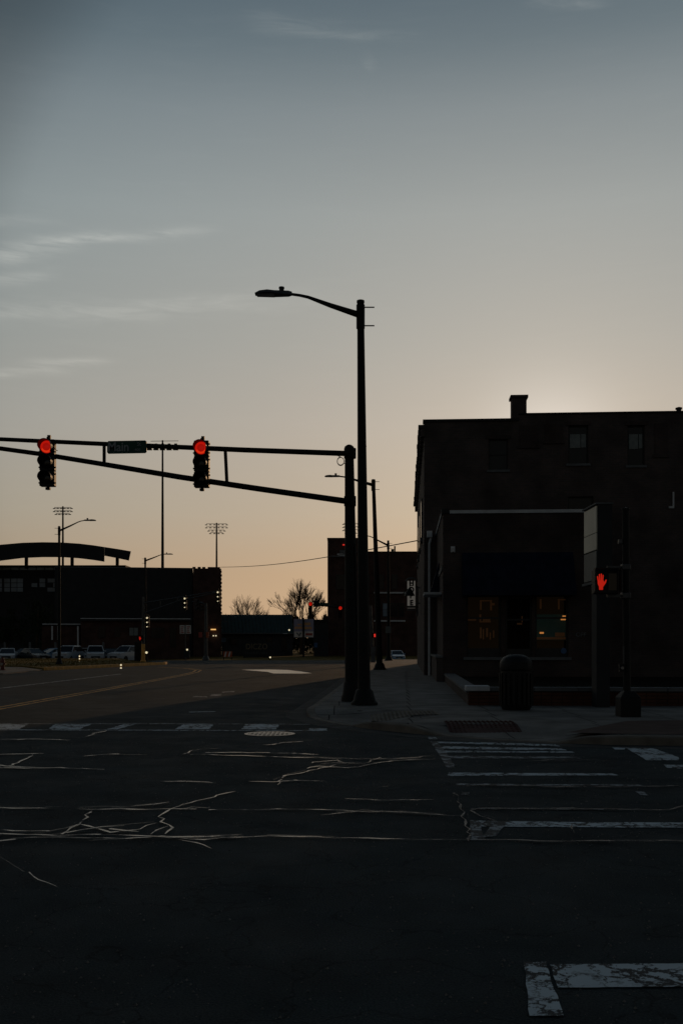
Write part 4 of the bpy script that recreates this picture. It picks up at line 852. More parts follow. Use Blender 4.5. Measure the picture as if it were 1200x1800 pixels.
def signal_head(name, label, c, sc=1.0, lit='red', group=None, lens_mat=None, face=1, hang=True, ndots=None, mh=None, yaw=0.0):
    """three-lamp head; c = centre of housing, facing the camera side (-y)"""
    c = Vector(c); t = thing(name, label, 'traffic light', c, group); R = Matrix.Translation(c) @ Matrix.Rotation(yaw, 4, 'Z') @ Matrix.Scale(sc, 4)
    hm = mh or M['black']
    b = MB()
    for k in (-1, 0, 1): b.box((0, .06, k*.352), (.335, .19, .346))
    b.build('housing', hm, t, R, bevel=.012)
    for k, nm in ((1, 'r'), (0, 'y'), (-1, 'g')):
        z = k*.352; v = MB(); n = 18; ri = .150; vs = []
        for j in range(n+1):
            a = radians(-52)+radians(284)*j/n; ln = .25 if abs(j-n/2) < n*.33 else .25-.16*(abs(j-n/2)/n-.33)/.17
            for rr_, yy in ((ri, -.035), (ri, -.035-ln), (ri-.008, -.035-ln), (ri-.008, -.035)): vs.append((rr_*cos(a), yy, z+rr_*sin(a)))
        fs = [(4*j+q_, 4*j+(q_+1) % 4, 4*j+4+(q_+1) % 4, 4*j+4+q_) for j in range(n) for q_ in range(4)]+[(0, 1, 2, 3), (4*n+3, 4*n+2, 4*n+1, 4*n)]
        vz = v.add(vs, fs).build('visor', hm, t, R)
        lm = M['lens']
        if lit == 'red' and nm == 'r': lm = M['red']
        if lit == 'white': lm = M['lens']
        MB().lathe([(.142, -.036), (.12, -.055), (.07, -.07), (.01, -.075)], (0, 0, z), 20, 'Y').build('lens', lm, vz, R, smooth=True)
        if lm is M['red']:
            MB().lathe([(.085, -.0672), (.06, -.0735), (.01, -.078)], (0, 0, z), 18, 'Y').build('lens_centre', M['redc'], vz, R, smooth=True)
            lo_ = MB(); n_ = 12; v_ = []
            for q_ in range(n_+1):
                a_ = radians(205)+radians(130)*q_/n_
                for rr_, yy_ in ((.128, -.053), (.092, -.0668)): v_.append((rr_*cos(a_), yy_, z+rr_*sin(a_)))
            lo_.add(v_, [(2*q_, 2*q_+1, 2*q_+3, 2*q_+2) for q_ in range(n_)]).build('lens_glow', M['redlow'], vz, R)
        if lit == 'white': wr = {1: .072, 0: .056, -1: .042}[k]; MB().lathe([(wr, -.076), (wr*.8, -.095), (.01, -.1)], (0, 0, z), 10, 'Y').build('lamp', M['led'], vz, R)  # glowing discs put in for bright glints on the far heads
    if hang:
        MB().tube((.0, .10, .5), (.0, .10, .60), .04).box((.02, .1, .60), (.07, .07, .08)).build('top_mount', M['black'], t, R)
        MB().tube((0, .08, -.5), (0, .08, -.60), .035).box((.0, .08, -.57), (.10, .08, .05)).build('bottom_mount', M['black'], t, R)
        for k in (-1, 1):
            for z in (-.45, -.25, -.10, .10, .25, .45): MB().box((k*.18, .02, z), (.028, .03, .03)).build('latch', M['black'], t, R)
    return t
signal_head('traffic_light', 'traffic light with red lit, left end of the mast arm beyond the street name sign', at(83.3, 813.5, YM-.14), .985, yaw=.03, group='red signals on the near mast arm')
signal_head('traffic_light', 'traffic light with red lit between the street name sign and the mast pole', at(354.2, 815.5, YM-.14), .985, yaw=-.03, group='red signals on the near mast arm')
b = MB(); pts = [at(98, 780, YM)+Vector((cos(a*.4)*.05, -.05, -abs(sin(a*.4))*.0)) for a in range(2)]
q = at(101, 785, YM-.1); MB().path([q+Vector((cos(k*.33-1.8+pi)*.05, 0, sin(k*.33-1.8)*.09)) for k in range(14)], .008, 5).build('hanging_wire', M['cable'], ma)

q = p.lerp(tp, .12)
MB().box((q.x, q.y-.155, .75), (.11, .03, .20)).build('hand_hole_cover', M['steel'], ma, bevel=.008)
for f_ in (.40, .44, .62): qq = p.lerp(tp, f_); MB().lathe([(.172-.068*f_, -.012), (.172-.068*f_, .012)], qq, 16).build('steel_band', M['steel'], ma)
MB().path([p.lerp(tp, .62)+Vector((.10, -.10, 0)), p.lerp(tp, .3)+Vector((.13, -.10, 0)), p+Vector((.15, -.10, .5))], .014, 6).build('conduit', M['steel'], ma)
# street name sign
YN = YM-.13; p = at(223, 785.5, YN)
sn = thing('street_name_sign', 'dark green street name plate reading Main St on the mast arm', 'street sign', p)
b = MB(); x0, x1 = XX(188.5, YN), XX(258, YN); zl0, zl1, zr0, zr1 = ZZ(797.5, YN), ZZ(775.2, YN), ZZ(796.3, YN), ZZ(774.0, YN); r = .03
pl = [(x0+r, zl0), (x1-r, zr0), (x1, zr0+r), (x1, zr1-r), (x1-r, zr1), (x0+r, zl1), (x0, zl1-r), (x0, zl0+r)]
b.prism([(x, YN, z) for x, z in pl], (0, .025, 0)); b.build('plate', M['green'], sn)
b = MB()
for x in (205, 242): b.box(at(x, 784, YN+.07), (.05, .09, .12))
b.build('clamp', M['steel'], sn)
text('Main', 'lettering', M['lettering'], sn, at(208.5, 786.0, YN-.006), .285, 0, .004, .003, sx=.86)
text('St', 'lettering', M['lettering'], sn, at(244.5, 780.7, YN-.006), .115, 0, .0, .003); text('400', 'lettering', M['lettering'], sn, at(242, 790.7, YN-.006), .085, 0, .0, .003)

# ------------------------------------------------------------------ far signals on the left
Y6 = 73.0; p = Vector((XX(252, Y6), Y6, 0))
fm = thing('signal_mast', 'far slim signal mast by the verge end, its arm rising to the right', 'signal mast', p)
MB().tube(p+Vector((0, 0, 1.42)), at(252, 1049, Y6), .11, .08).build('pole', M['steel2'], fm); MB().tube(p, p+Vector((0, 0, 1.42)), .15, .14).build('lower_sleeve', M['yellowpost'], fm)
MB().lathe([(.25, 0), (.25, .08), (.17, .25)], p, 12).build('base_shoe', M['yellowpost'], fm)
MB().path([at(252, 1060, Y6), at(316, 1050, Y6), at(384, 1039, Y6)], .04, 8).build('upper_arm', M['steel2'], fm); MB().path([at(252, 1078, Y6), at(316, 1056, Y6), at(384, 1041, Y6)], .04, 8).build('lower_arm', M['steel2'], fm)
for x, a, c in ((282, 1055, 1068), (312, 1051, 1057)): MB().tube(at(x, a, Y6), at(x, c, Y6), .025, n=6).build('strut', M['steel2'], fm)
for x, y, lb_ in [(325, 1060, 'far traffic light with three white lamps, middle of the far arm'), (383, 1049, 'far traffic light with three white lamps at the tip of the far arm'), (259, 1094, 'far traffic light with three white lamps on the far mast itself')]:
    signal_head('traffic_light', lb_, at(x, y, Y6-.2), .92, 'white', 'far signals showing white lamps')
p = at(247, 1122, Y6-.1)
t = thing('pedestrian_signal', 'small far pedestrian signal glowing dim red on the far signal mast', 'pedestrian signal', p)
MB().box(p, (.42, .16, .42)).build('housing', M['black'], t); hand(p.x, p.z, .16, .26, p.y-.09).build('red_hand', M['redhand'], t)
p = at(258, 1147, Y6-.3); t = thing('reflector_post', 'low dark reflector post with one white light beside the far mast', 'reflector post', Vector((p.x, p.y, 0)))
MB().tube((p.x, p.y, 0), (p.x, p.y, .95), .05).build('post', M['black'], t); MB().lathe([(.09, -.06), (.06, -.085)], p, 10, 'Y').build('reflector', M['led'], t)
Y7 = 88.0; p = Vector((XX(362, Y7), Y7, gz(Y7)))
fm2 = thing('signal_mast', 'far grey signal pole with a side-mounted pedestrian light, right of the no-turn signs', 'signal mast', p)
MB().tube(p, at(362, 1060, Y7), .17, .13).build('pole', M['steel2'], fm2); MB().lathe([(.32, 0), (.32, .1), (.2, .4)], p, 12).build('base_shoe', M['steel2'], fm2)
MB().path([at(362, 1062, Y7), at(350, 1059, Y7), at(338, 1058, Y7)], .05, 8).build('arm', M['steel2'], fm2)
signal_head('traffic_light', 'far brown traffic light seen from behind its arm, nearest the grey pole', at(345, 1063, Y7-.1), .9, 'none', 'far signals turned away', mh=M['brickA'], yaw=.9)
signal_head('traffic_light', 'far brown traffic light turned away, just left of the grey pole', at(353, 1066, Y7+.3), .85, 'none', 'far signals turned away', mh=M['brickA'], yaw=1.4)
p = at(365, 1116, Y7-.2); t = thing('pedestrian_signal', 'orange pedestrian signal box on the far grey pole', 'pedestrian signal', p)
MB().box(p, (.22, .3, .5)).build('housing', M['orange'], t); MB().box(p+Vector((-.62, 0, 0)), (.3, .2, .46)).build('second_housing', M['signred'], t); MB().tube(p+Vector((-.62, .05, 0)), p, .03).build('arm', M['steel2'], t)
# pair of white signs
Y8 = 92.0; p = Vector((XX(326, Y8), Y8, gz(Y8)))
ns = thing('road_sign', 'pair of white signs with red print side by side on one thin post', 'road sign', p)
MB().tube(p, at(326, 1098, Y8), .035).build('post', M['steel2'], ns)
for x0, x1 in ((316.5, 325), (327, 336)):
    sp_ = MB().span((XX(x0, Y8), Y8-.06, ZZ(1114, Y8)), (XX(x1, Y8), Y8-.04, ZZ(1099, Y8))).build('sign_board', M['white_sign'], ns); b = MB(); mx_ = (x0+x1)/2
    for y_ in (1102, 1105.5, 1109, 1112): b.span((XX(x0+1.5, Y8), Y8-.066, ZZ(y_+.9, Y8)), (XX(x1-1.5-(y_ % 2), Y8), Y8-.061, ZZ(y_-.9, Y8)))
    b.build('red_print', M['signred'], sp_)
p = at(329, 1142, Y8-.6); t = thing('reflector_post', 'low reflector post with a white light under the pair of signs', 'reflector post', Vector((p.x, p.y, gz(p.y)))); MB().box(p+Vector((-.05, .2, -.35)), (.5, .3, .7)).build('box', M['wall_dark'], t); MB().lathe([(.085, -.0), (.06, -.03)], p+Vector((0, .04, 0)), 10, 'Y').build('reflector', M['led'], t)
# bollard reflectors and hydrant on the verge
for px, ys, lb_ in [(140.5, (1153.5, 1158, 1163.5), 'thin marker post with three yellow reflectors on the grass by the white car'), (213.3, (1169, 1174.5), 'short marker post with two yellow reflectors on the orange kerb')]:
    Y = EYE*F/(ys[-1]+3-YH) if px < 200 else 58.5
    Y = 74 if px < 200 else 57.5
    p = Vector((XX(px, Y), Y, .1 if px < 200 else 0)); t = thing('marker_post', lb_, 'marker post', p, 'marker posts along the verge')
    MB().tube(p, (p.x, Y, ZZ(ys[0]-2, Y)), .045).build('post', M['yellowpost'], t)
    for y_ in ys: MB().lathe([(.055, -.05), (.035, -.07)], at(px, y_, Y), 8, 'Y').build('reflector', M['led'], t)  # emission stands in for light thrown back by the reflectors
Y = 52; p = Vector((XX(5, Y), Y, .05)); hy = thing('fire_hydrant', 'small reddish fire hydrant on the footpath at the far left edge', 'fire hydrant', p)
MB().lathe([(.16, 0), (.16, .04), (.10, .06), (.10, .42), (.13, .44), (.12, .52), (.06, .60), (.03, .66)], p, 14).build('barrel', M['hyd'], hy, smooth=True); MB().lathe([(.07, -.17), (.07, -.1)], p+Vector((0, 0, .32)), 10, 'Y').build('outlet', M['rim'], hy); MB().tube(p+Vector((-.17, 0, .34)), p+Vector((.17, 0, .34)), .05).build('side_outlet', M['hyd'], hy)
Y = 75.5; p = Vector((XX(243, Y), Y, 0)); cb = thing('control_cabinet', 'dark signal control cabinet beside the far mast at the end of the verge', 'cabinet', p)
MB().span((XX(236.5, Y), Y, .1), (XX(249, Y), Y+.5, ZZ(1128, Y))).build('body', M['black'], cb, bevel=.02); MB().span((XX(236, Y), Y-.03, 0), (XX(249.5, Y), Y+.55, .1)).build('plinth', M['kerb'], cb); MB().span((XX(238, Y), Y-.02, .2), (XX(248, Y), Y-.002, ZZ(1131, Y))).build('door', M['steel'], cb)

# ------------------------------------------------------------------ cars
def car(name, label, x, y, kind, paint, yaw=0.0, sc=1.0, group='cars parked in the far lot'):
    z0 = gz(y); t = thing(name, label, 'car', (x, y, z0), group); R = Matrix.Translation((x, y, z0)) @ Matrix.Rotation(yaw, 4, 'Z') @ Matrix.Scale(sc, 4)
    suv = kind == 'suv'; hw_ = .92 if suv else .88; hh = 1.72 if suv else 1.44; belt = 1.08 if suv else .92; hood = 1.02 if suv else .82
    def ring(yv, w, zb, zm, zt, k=.93): return [(-w*.93, yv, zb), (-w, yv, zm), (-w*k, yv, zt), (w*k, yv, zt), (w, yv, zm), (w*.93, yv, zb)]
    body = [ring(-2.25, hw_*.82, .34, .5, .60), ring(-2.15, hw_*.92, .24, .55, hood-.10), ring(-1.7, hw_, .22, .6, hood-.03), ring(-.95, hw_, .22, .62, belt), ring(.9, hw_, .22, .64, belt+.02), ring(1.7, hw_, .24, .64, belt-.0 if not suv else belt+.02), ring(2.15, hw_*.93, .30, .62, belt-.08), ring(2.25, hw_*.86, .4, .6, belt-.3)]
    MB().loft(body).build('body', paint, t, R, smooth=True)
    y0, y1, y2, y3 = (-1.0, -.25, 1.5, 2.1) if suv else (-.95, -.05, .95, 1.65)
    def gr(yv, w, zt, zb=belt-.02): return [(-hw_*.93, yv, zb), (-w, yv, zt), (w, yv, zt), (hw_*.93, yv, zb)]
    roof = [gr(y1+.02, hw_*.70, hh-.06, hh-.12), gr(y1+.35, hw_*.72, hh, hh-.12), gr(y2-.2, hw_*.72, hh-.01, hh-.12), gr(y2, hw_*.70, hh-.07, hh-.12)]
    roof = [[(-hw_*.76, r[0][1], r[0][2]), r[1], r[2], (hw_*.76, r[0][1], r[0][2])] for r in roof]
    rf = MB().loft(roof).build('roof', paint, t, R, smooth=True)
    g = MB().loft([[(-hw_*.9, y0, belt-.01), (-hw_*.88, y0+.02, belt+.02), (hw_*.88, y0+.02, belt+.02), (hw_*.9, y0, belt-.01)], [(-hw_*.92, y1, belt-.01), (-hw_*.70, y1, hh-.09), (hw_*.70, y1, hh-.09), (hw_*.92, y1, belt-.01)],
                   [(-hw_*.92, y2, belt-.01), (-hw_*.70, y2, hh-.09), (hw_*.70, y2, hh-.09), (hw_*.92, y2, belt-.01)], [(-hw_*.9, y3, belt-.01), (-hw_*.86, y3-.02, belt+.02), (hw_*.86, y3-.02, belt+.02), (hw_*.9, y3, belt-.01)]])
    g.build('windows', M['glass'], t, R)
    for sx in (-1, 1): MB().path([(sx*hw_*.9, y0, belt), (sx*hw_*.715, y1, hh-.07)], .045, 6).build('windscreen_pillar', paint, t, R)
    for sx in (-1, 1):
        MB().box((sx*hw_*.64, -2.16, .66 if not suv else .82), (.34, .14, .13)).build('headlight', M['headlamp'], t, R)
        MB().box((sx*(hw_+.07), -.62, belt+.06), (.16, .12, .13)).build('mirror', paint, t, R)
        for yv in (-1.38, 1.38):
            b = MB().lathe([(.20, -.1), (.33, -.1), (.34, -.06), (.34, .06), (.33, .1), (.20, .1)], (0, 0, 0), 16); RR = R @ Matrix.Translation((sx*(hw_-.10), yv, .34)) @ Matrix.Rotation(radians(90), 4, 'Y')
            wh = b.build('wheel', M['tyre'], t, RR); MB().lathe([(.19, -.085), (.19, .085), (.03, .1)], (0, 0, 0), 12).build('rim', M['rim'], wh, RR)
    MB().box((0, -2.24, .55), (.9, .06, .18)).build('grille', M['black'], t, R); MB().box((0, -2.275, .42), (.34, .02, .11)).build('number_plate', M['white_sign'], t, R)
    return t
YC = 103.0
car('parked_car', 'silver sedan cut by the left edge of the picture, nose toward the road', XX(14, YC), YC, 'sedan', M['car_s'], .25)
car('parked_car', 'dark hatchback half hidden behind the leftmost silver sedan', XX(44, YC+7), YC+7, 'sedan', M['car_d'], -.3)
car('parked_car', 'dark sedan parked at an angle left of the verge lamp pole', XX(60, YC), YC, 'sedan', M['car_d'], .75)
car('parked_car', 'pale blue sedan just left of the verge lamp pole', XX(92, YC+2), YC+2, 'sedan', M['car_b'], -.7)
car('parked_car', 'white-roofed sport utility car right behind the verge lamp pole', XX(121, YC), YC, 'suv', M['car_s'], -.15)
car('parked_car', 'pale sedan behind the three-reflector marker post', XX(146, YC+9), YC+9, 'sedan', M['car_w'], .3)
car('parked_car', 'silver car with rounded roof, third from the control cabinet', XX(168, YC), YC, 'suv', M['car_s'], .25)
car('parked_car', 'low black car next to the sport utility by the control cabinet', XX(195, YC+6), YC+6, 'sedan', M['car_d'], -.2)
car('parked_car', 'grey sport utility partly hidden by the control cabinet', XX(224, YC), YC, 'suv', M['car_s'], -.45)
car('parked_car', 'bluish car down the street at the end of the right pavement', XX(697, 108), 108.3, 'sedan', M['car_b'], 0.1, .82, 'cars parked down the street')

# ------------------------------------------------------------------ stadium side
def fbox(mb, x0, y0, x1, y1, Y, d, zb=None):
    return mb.span((XX(x0, Y), Y, ZZ(y1, Y) if zb is None else zb), (XX(x1, Y), Y+d, ZZ(y0, Y)))
YT = 140.0
st = thing('stadium', 'stadium stand with a long dark arched roof on posts and bluish window bands', 'stadium', (XX(20, YT), YT, -.45))
b = MB(); ax = [(-160, 985, 1015), (-100, 968, 1000), (-50, 961, 993), (0, 957.5, 986), (40, 954, 981), (75, 953, 979.5), (110, 953.5, 979.5), (140, 955.5, 981.5), (165, 958.5, 984.5), (184, 961.5, 987.5)]
b.loft([[at(x, y0, YT-3), at(x, y1, YT-3), at(x, y1, YT+8), at(x, y0, YT+8)] for x, y0, y1 in ax])
b.loft([[at(x, y0, YT-3), at(x, y1, YT-3), at(x, y1, YT+8), at(x, y0, YT+8)] for x, y0, y1 in [(184.02, 961.5, 976.5), (205, 964.8, 981), (225.5, 985, 985.5)]] if False else [[at(x, y0, YT-3), at(x2, y1, YT-3), at(x2, y1, YT+8), at(x, y0, YT+8)] for x, y0, x2, y1 in [(184.05, 961.5, 184.05, 977), (207, 965, 205.5, 981), (230.5, 969, 227, 985.5)]])
b.build('arched_roof', M['wall_dark'], st)
for x in (42, 123, 203, -40): MB().span((XX(x-2.3, YT), YT+1, ZZ(998, YT)), (XX(x+2.3, YT), YT+1.5, ZZ(978, YT))).build('roof_post', M['wall_dark'], st)
b = MB(); fbox(b, -160, 996.5, 221, 1150, YT+1.6, 10, -.45); b.build('wall', M['wall_dark'], st)
b = MB(); fbox(b, -160, 993.5, 221, 996.3, YT+1.5, 9.8); b.build('parapet', M['steel'], st)
x = -10
while x < 205:
    fr = MB(); fbox(fr, x, 997.5, x+13.5, 1002, YT+1.45, .12); o = fr.build('balustrade_pane', M['bluewin'], st); x += 15
for r, (ya, yb) in enumerate([(1017, 1024), (1025, 1032), (1033, 1040)]):
    for i, x in enumerate([-6, 8, 20, 31, 56, 70, 84, 94]):
        if r == 0 and i == 4: continue
        if r == 2 and i in (4, 5): continue
        if r == 1 and i == 6: continue
        o = MB(); fbox(o, x, ya, x+10, yb, YT+1.45, .14); o.build('window_pane', M['bluewin'], st)
# hall
hl = thing('hall', 'long flat-roofed dark hall with a brick end tower right of the arched roof', 'hall', (XX(389, YT), YT-2.4, -.45))
b = MB(); fbox(b, 106, 1000.5, 340, 1150, YT-2, 22, -.45); b.build('wall', M['wall_dark'], hl); b = MB(); fbox(b, 106, 998.8, 340, 1000.4, YT-2.1, 22.2); b.build('coping', M['darkcap'], hl)
b = MB(); fbox(b, 340.1, 999.5, 389, 1150, YT-2.4, 22, -.45); tw = b.build('end_tower', M['brickC'], hl)
for x0, x1 in ((339, 344.5), (348, 353.5), (356, 361.5), (365.5, 387)): b = MB(); fbox(b, x0, 996.8, x1, 999.4, YT-2.4, 1.0); b.build('battlement', M['brickC'], hl)
for k in range(22): b = MB(); yy = 1003+k*6.6; fbox(b, 388.2, yy, 389.6+.5*(k % 2), yy+3.3, YT-2.5, .6); b.build('quoin', M['brickC'], hl)
b = MB(); fbox(b, 370, 1105.5, 379, 1107.5, YT-2.8, .3); b.build('wall_light', M['warm'], hl)
for x in (374.6, 379): b = MB(); fbox(b, x-1, 1116.5, x+1, 1118.5, YT-2.8, .3); b.build('door_light', M['led'], hl)
hl.rotation_euler.z = radians(8.2)
# low office
YO = 116.0
of = thing('low_office', 'one storey office with a thin pale eave line in front of the hall', 'building', (XX(333, YO), YO, -.45))
b = MB(); fbox(b, 148, 1092, 333, 1140, YO, 12, -.45); b.build('wall', M['brickC'], of)
b = MB(); fbox(b, 146, 1087.2, 334, 1088.6, YO-.6, 13); b.build('eave', M['cap'], of); b = MB(); fbox(b, 147, 1088.7, 333.5, 1091.9, YO-.5, 12.8); b.build('fascia', M['wall_dark'], of)
b = MB(); fbox(b, 84, 1101, 147.5, 1140, YO+.5, 8, -.45); b.build('wing_wall', M['brickC'], of); b = MB(); fbox(b, 84, 1097, 147.9, 1098.6, YO+.2, 8.6); b.build('wing_eave', M['cap'], of); b = MB(); fbox(b, 84.5, 1098.7, 147.4, 1100.9, YO+.3, 8.4); b.build('wing_fascia', M['wall_dark'], of)
for x0, x1, y0, y1, k in [(178, 189, 1102, 1122, 0), (229, 245, 1103, 1118, 1), (205, 214, 1103, 1120, 0), (268, 290, 1104, 1122, 0), (300, 310, 1104, 1138, 0)]:
    f = MB(); fbox(f, x0, y0, x1, y1, YO-.06, .05); wn = f.build('window', M['frame'], of)
    n_ = 2
    for i in range(n_): o = MB(); xa = x0+.8+(x1-x0-.8)*i/n_; fbox(o, xa, y0+.8, xa+(x1-x0-.8)/n_-.8, y1-.8, YO-.09, .03); o.build('pane', M['blind'] if k else M['glass'], wn)
MB().tube(at(142.5, 1101, YO-.2), at(142.5, 1143, YO-.2), .09).build('downpipe', M['cap'], of)
for x in (100, 110): MB().tube(at(x, 1101, YO), at(x, 1125, YO), .1).build('post', M['cap'], of)
of.rotation_euler.z = radians(9.3)
for px, lb_ in ((9, 'short pale post behind the leftmost silver sedan'), (53, 'short pale post behind the dark angled sedan'), (182, 'short pale post behind the silver rounded car'), (98, 'short pale post beside the verge lamp pole')):
    p = Vector((XX(px, 112), 112, -.45)); t = thing('parking_post', lb_, 'post', p, 'pale posts along the parking lot'); MB().tube(p, p+Vector((0, 0, 2.0)), .13).build('post', M['darkcap'], t); MB().lathe([(.14, 2.0), (.05, 2.08)], p, 10).build('post_cap', M['darkcap'], t)

# stadium light towers
def light_tower(label, px, top, base, Y, rows, wpx, thick=.3, tall=1.0):
    p = Vector((XX(px, Y), Y, -.45)); t = thing('light_tower', label, 'floodlight tower', p, 'stadium floodlight towers')
    MB().tube(p, at(px, top, Y), thick*1.3, thick*.55).build('mast', M['steel'], t)
    cb = MB(); fm_ = None
    for (yy, n, w_) in rows:
        cb.tube(at(px-w_/2, yy-1.5, Y), at(px+w_/2, yy-1.5, Y), .06, n=5)
    cbo = cb.build('crossarm', M['steel'], t)
    for (yy, n, w_) in rows:
        for i in range(n):
            x = px-w_/2+w_*i/max(1, n-1)
            c_ = at(x, yy, Y); k = wpx
            f_ = MB().loft([[c_+Vector((-k*.25, 0, .12*k*tall)), c_+Vector((k*.25, 0, .12*k*tall)), c_+Vector((k*.25, .3, .12*k*tall)), c_+Vector((-k*.25, .3, .12*k*tall))], [c_+Vector((-k*.5, -.3, -.16*k*tall)), c_+Vector((k*.5, -.3, -.16*k*tall)), c_+Vector((k*.5, .3, -.16*k*tall)), c_+Vector((-k*.5, .3, -.16*k*tall))]])
            f_.build('floodlight', M['steel'], t)
light_tower('leftmost floodlight tower, rising behind the arched roof', 111, 890, 995, 220, [(893.5, 6, 30), (899, 6, 30), (904, 5, 24)], .62)
light_tower('tallest nearest floodlight tower, its head hidden behind the street name arm', 286, 774, 1000, 175, [(784.5, 5, 46)], 0.9, .26, 4.6)
light_tower('floodlight tower with four rows of lamps above the hall tower', 380.8, 919, 998, 215, [(922.3, 6, 36), (927.6, 6, 36), (933.2, 5, 28), (937.8, 4, 22)], .56, .26)
light_tower('floodlight tower mostly hidden behind the near mast pole', 616.5, 918, 960, 215, [(921.5, 5, 26), (927, 5, 26), (932.5, 5, 26), (937, 4, 18)], .56, .26)
b = MB(); bl_ = at(286, 776.5, 175); b.path([at(265, 775.5, 175), at(314, 775, 175)], .05, 5); o_ = [c for c in bpy.data.objects if c.name.startswith('light_tower.001')][0]; b.build('top_rail', M['steel'], o_)

# ------------------------------------------------------------------ street end
YG = 150.0
gb = thing('green_roof_building', 'low long building with a dark green metal roof under the bare trees', 'building', (XX(516, YG), YG, -.45))
b = MB(); fbox(b, 391, 1113, 515, 1150, YG+.6, 10, -.45); b.build('wall', M['wall_grey'], gb)
b = MB(); b.loft([[at(x, 1080.5, YG+5), at(x, 1114, YG), at(x, 1115, YG), at(x, 1115, YG+11.2), at(x, 1114, YG+11.2)] for x in (390, 516)])
rf = b.build('roof', M['greenroof'], gb)
b = MB()
for i in range(21):
    x = 391+i*6.2; b.path([at(x, 1080.6, YG+4.9), at(x, 1113.8, YG-.02)], .05, 4)
b.build('roof_seam', M['greenroof'], rf)
MB().span((XX(391, YG), YG-.35, ZZ(1114.5, YG)), (XX(515.5, YG), YG-.01, ZZ(1112.6, YG))).build('gutter', M['darkcap'], gb)
for x0, x1, y0, y1 in [(388, 399, 1120, 1130), (405, 418, 1122, 1134), (468, 480, 1120, 1132), (495, 505, 1120, 1145)]:
    f = MB(); fbox(f, x0, y0, x1, y1, YG+.5, .08); wn = f.build('window', M['frame'], gb); o = MB(); fbox(o, x0+1, y0+1, x1-1, y1-1, YG+.45, .04); o.build('pane', M['bluewin'] if x0 < 400 else M['glass'], wn)
for px, py, m_k, lb_ in [(508, 1107.5, 'led', 0), (501, 1113.8, 'cap', 1), (396, 1093, 'darkcap', 1)]: MB().box(at(px, py, YG-.4), (.22 if not lb_ else .6, .2, .22 if not lb_ else .12)).build('wall_lamp' if not lb_ else 'roof_vent', M[m_k], gb)
gb.rotation_euler.z = radians(3.2)
# fence banner with lettering
YF = 128.0; p = Vector((XX(450, YF), YF, -.45))
fb = thing('banner', 'dark banner with faint pale block lettering before the green roofed building', 'banner', p)
MB().span((XX(428, YF), YF, ZZ(1156, YF)), (XX(476, YF), YF+.06, ZZ(1129, YF))).build('board', M['wall_dark'], fb)
for x in (428, 452, 476): MB().tube((XX(x, YF), YF+.08, -.45), (XX(x, YF), YF+.08, ZZ(1127, YF)), .05).build('post', M['steel'], fb)
text('DICZO', 'lettering', M['faint'], fb, at(451, 1137, YF-.02), 1.05, 0, .0, .01, sx=.85)
b = MB(); rl = random.Random(4)
x = 431
while x < 470: w_ = rl.uniform(1.6, 3.4); b.span((XX(x, YF), YF-.02, ZZ(1150, YF)), (XX(x+w_, YF), YF-.004, ZZ(1145+rl.uniform(0, 2), YF))); x += w_+1.2
b.build('small_print', M['wall_grey'], fb)
p = at(475, 1155.5, 97); t = thing('reflector_post', 'tiny low reflector post with a white light on the far kerb', 'reflector post', Vector((p.x, 97, gz(97)))); MB().tube((p.x, 97, gz(97)), (p.x, 97, p.z+.1), .05).build('post', M['black'], t); MB().lathe([(.085, -.05), (.06, -.08)], p, 10, 'Y').build('reflector', M['led'], t)
# construction barrier
YR = 97.0; t = thing('barrier', 'orange and white striped barrier board standing right of the hall tower', 'barrier', (XX(400, YR), YR, gz(YR)))
MB().span((XX(392.5, YR), YR, ZZ(1155, YR)), (XX(408, YR), YR+.05, ZZ(1145, YR))).build('board', M['orange'], t)
b = MB()
for x in (394, 401): b.prism([at(x, 1154.5, YR-.01), at(x+2.4, 1154.5, YR-.01), at(x+4.6, 1145.5, YR-.01), at(x+2.2, 1145.5, YR-.01)], (0, .008, 0))
b.build('stripe', M['bb_white'], t)
for x in (393, 407.5): MB().tube((XX(x, YR), YR+.08, gz(YR)), (XX(x, YR), YR+.08, ZZ(1145, YR)), .035).build('leg', M['steel'], t)
# billboard
YB2 = 135.0; t = thing('billboard', 'blue and white billboard with orange print on a single post under the bare tree', 'billboard', (XX(533, YB2), YB2, -.45))
bp_ = MB(); fbox(bp_, 516.5, 1088, 551, 1120.5, YB2, .4); bd_ = bp_.build('board', M['bb_blue'], t)
b = MB(); fbox(b, 517, 1110, 550.5, 1120, YB2-.03, .025); b.build('white_field', M['bb_white'], bd_)
b = MB(); rl = random.Random(9)
for (x0, x1, y0, y1) in [(523, 530, 1096, 1099), (535, 546, 1094, 1099), (518, 531, 1101, 1105.5), (535, 548, 1101.5, 1106)]:
    x = x0
    while x < x1: w_ = rl.uniform(1.2, 2.2); fbox(b, x, y0+rl.uniform(0, .8), min(x+w_, x1), y1, YB2-.03, .025); x += w_+.45
b.build('orange_print', M['bb_orange'], bd_)
b = MB(); fbox(b, 537, 1113, 549, 1117, YB2-.045, .012); b.build('red_print', M['signred'], bd_); b = MB(); b.prism([at(520, 1112, YB2-.045), at(526, 1119, YB2-.045), at(530, 1112, YB2-.045), at(527, 1112, YB2-.045), at(525.5, 1116, YB2-.045), at(523, 1112, YB2-.045)], (0, .012, 0)); b.build('emblem', M['darkcap'], bd_)
MB().tube((XX(533.5, YB2), YB2-.3, -.45), (XX(533.5, YB2), YB2-.3, ZZ(1086, YB2)), .13).build('post', M['steel'], t)

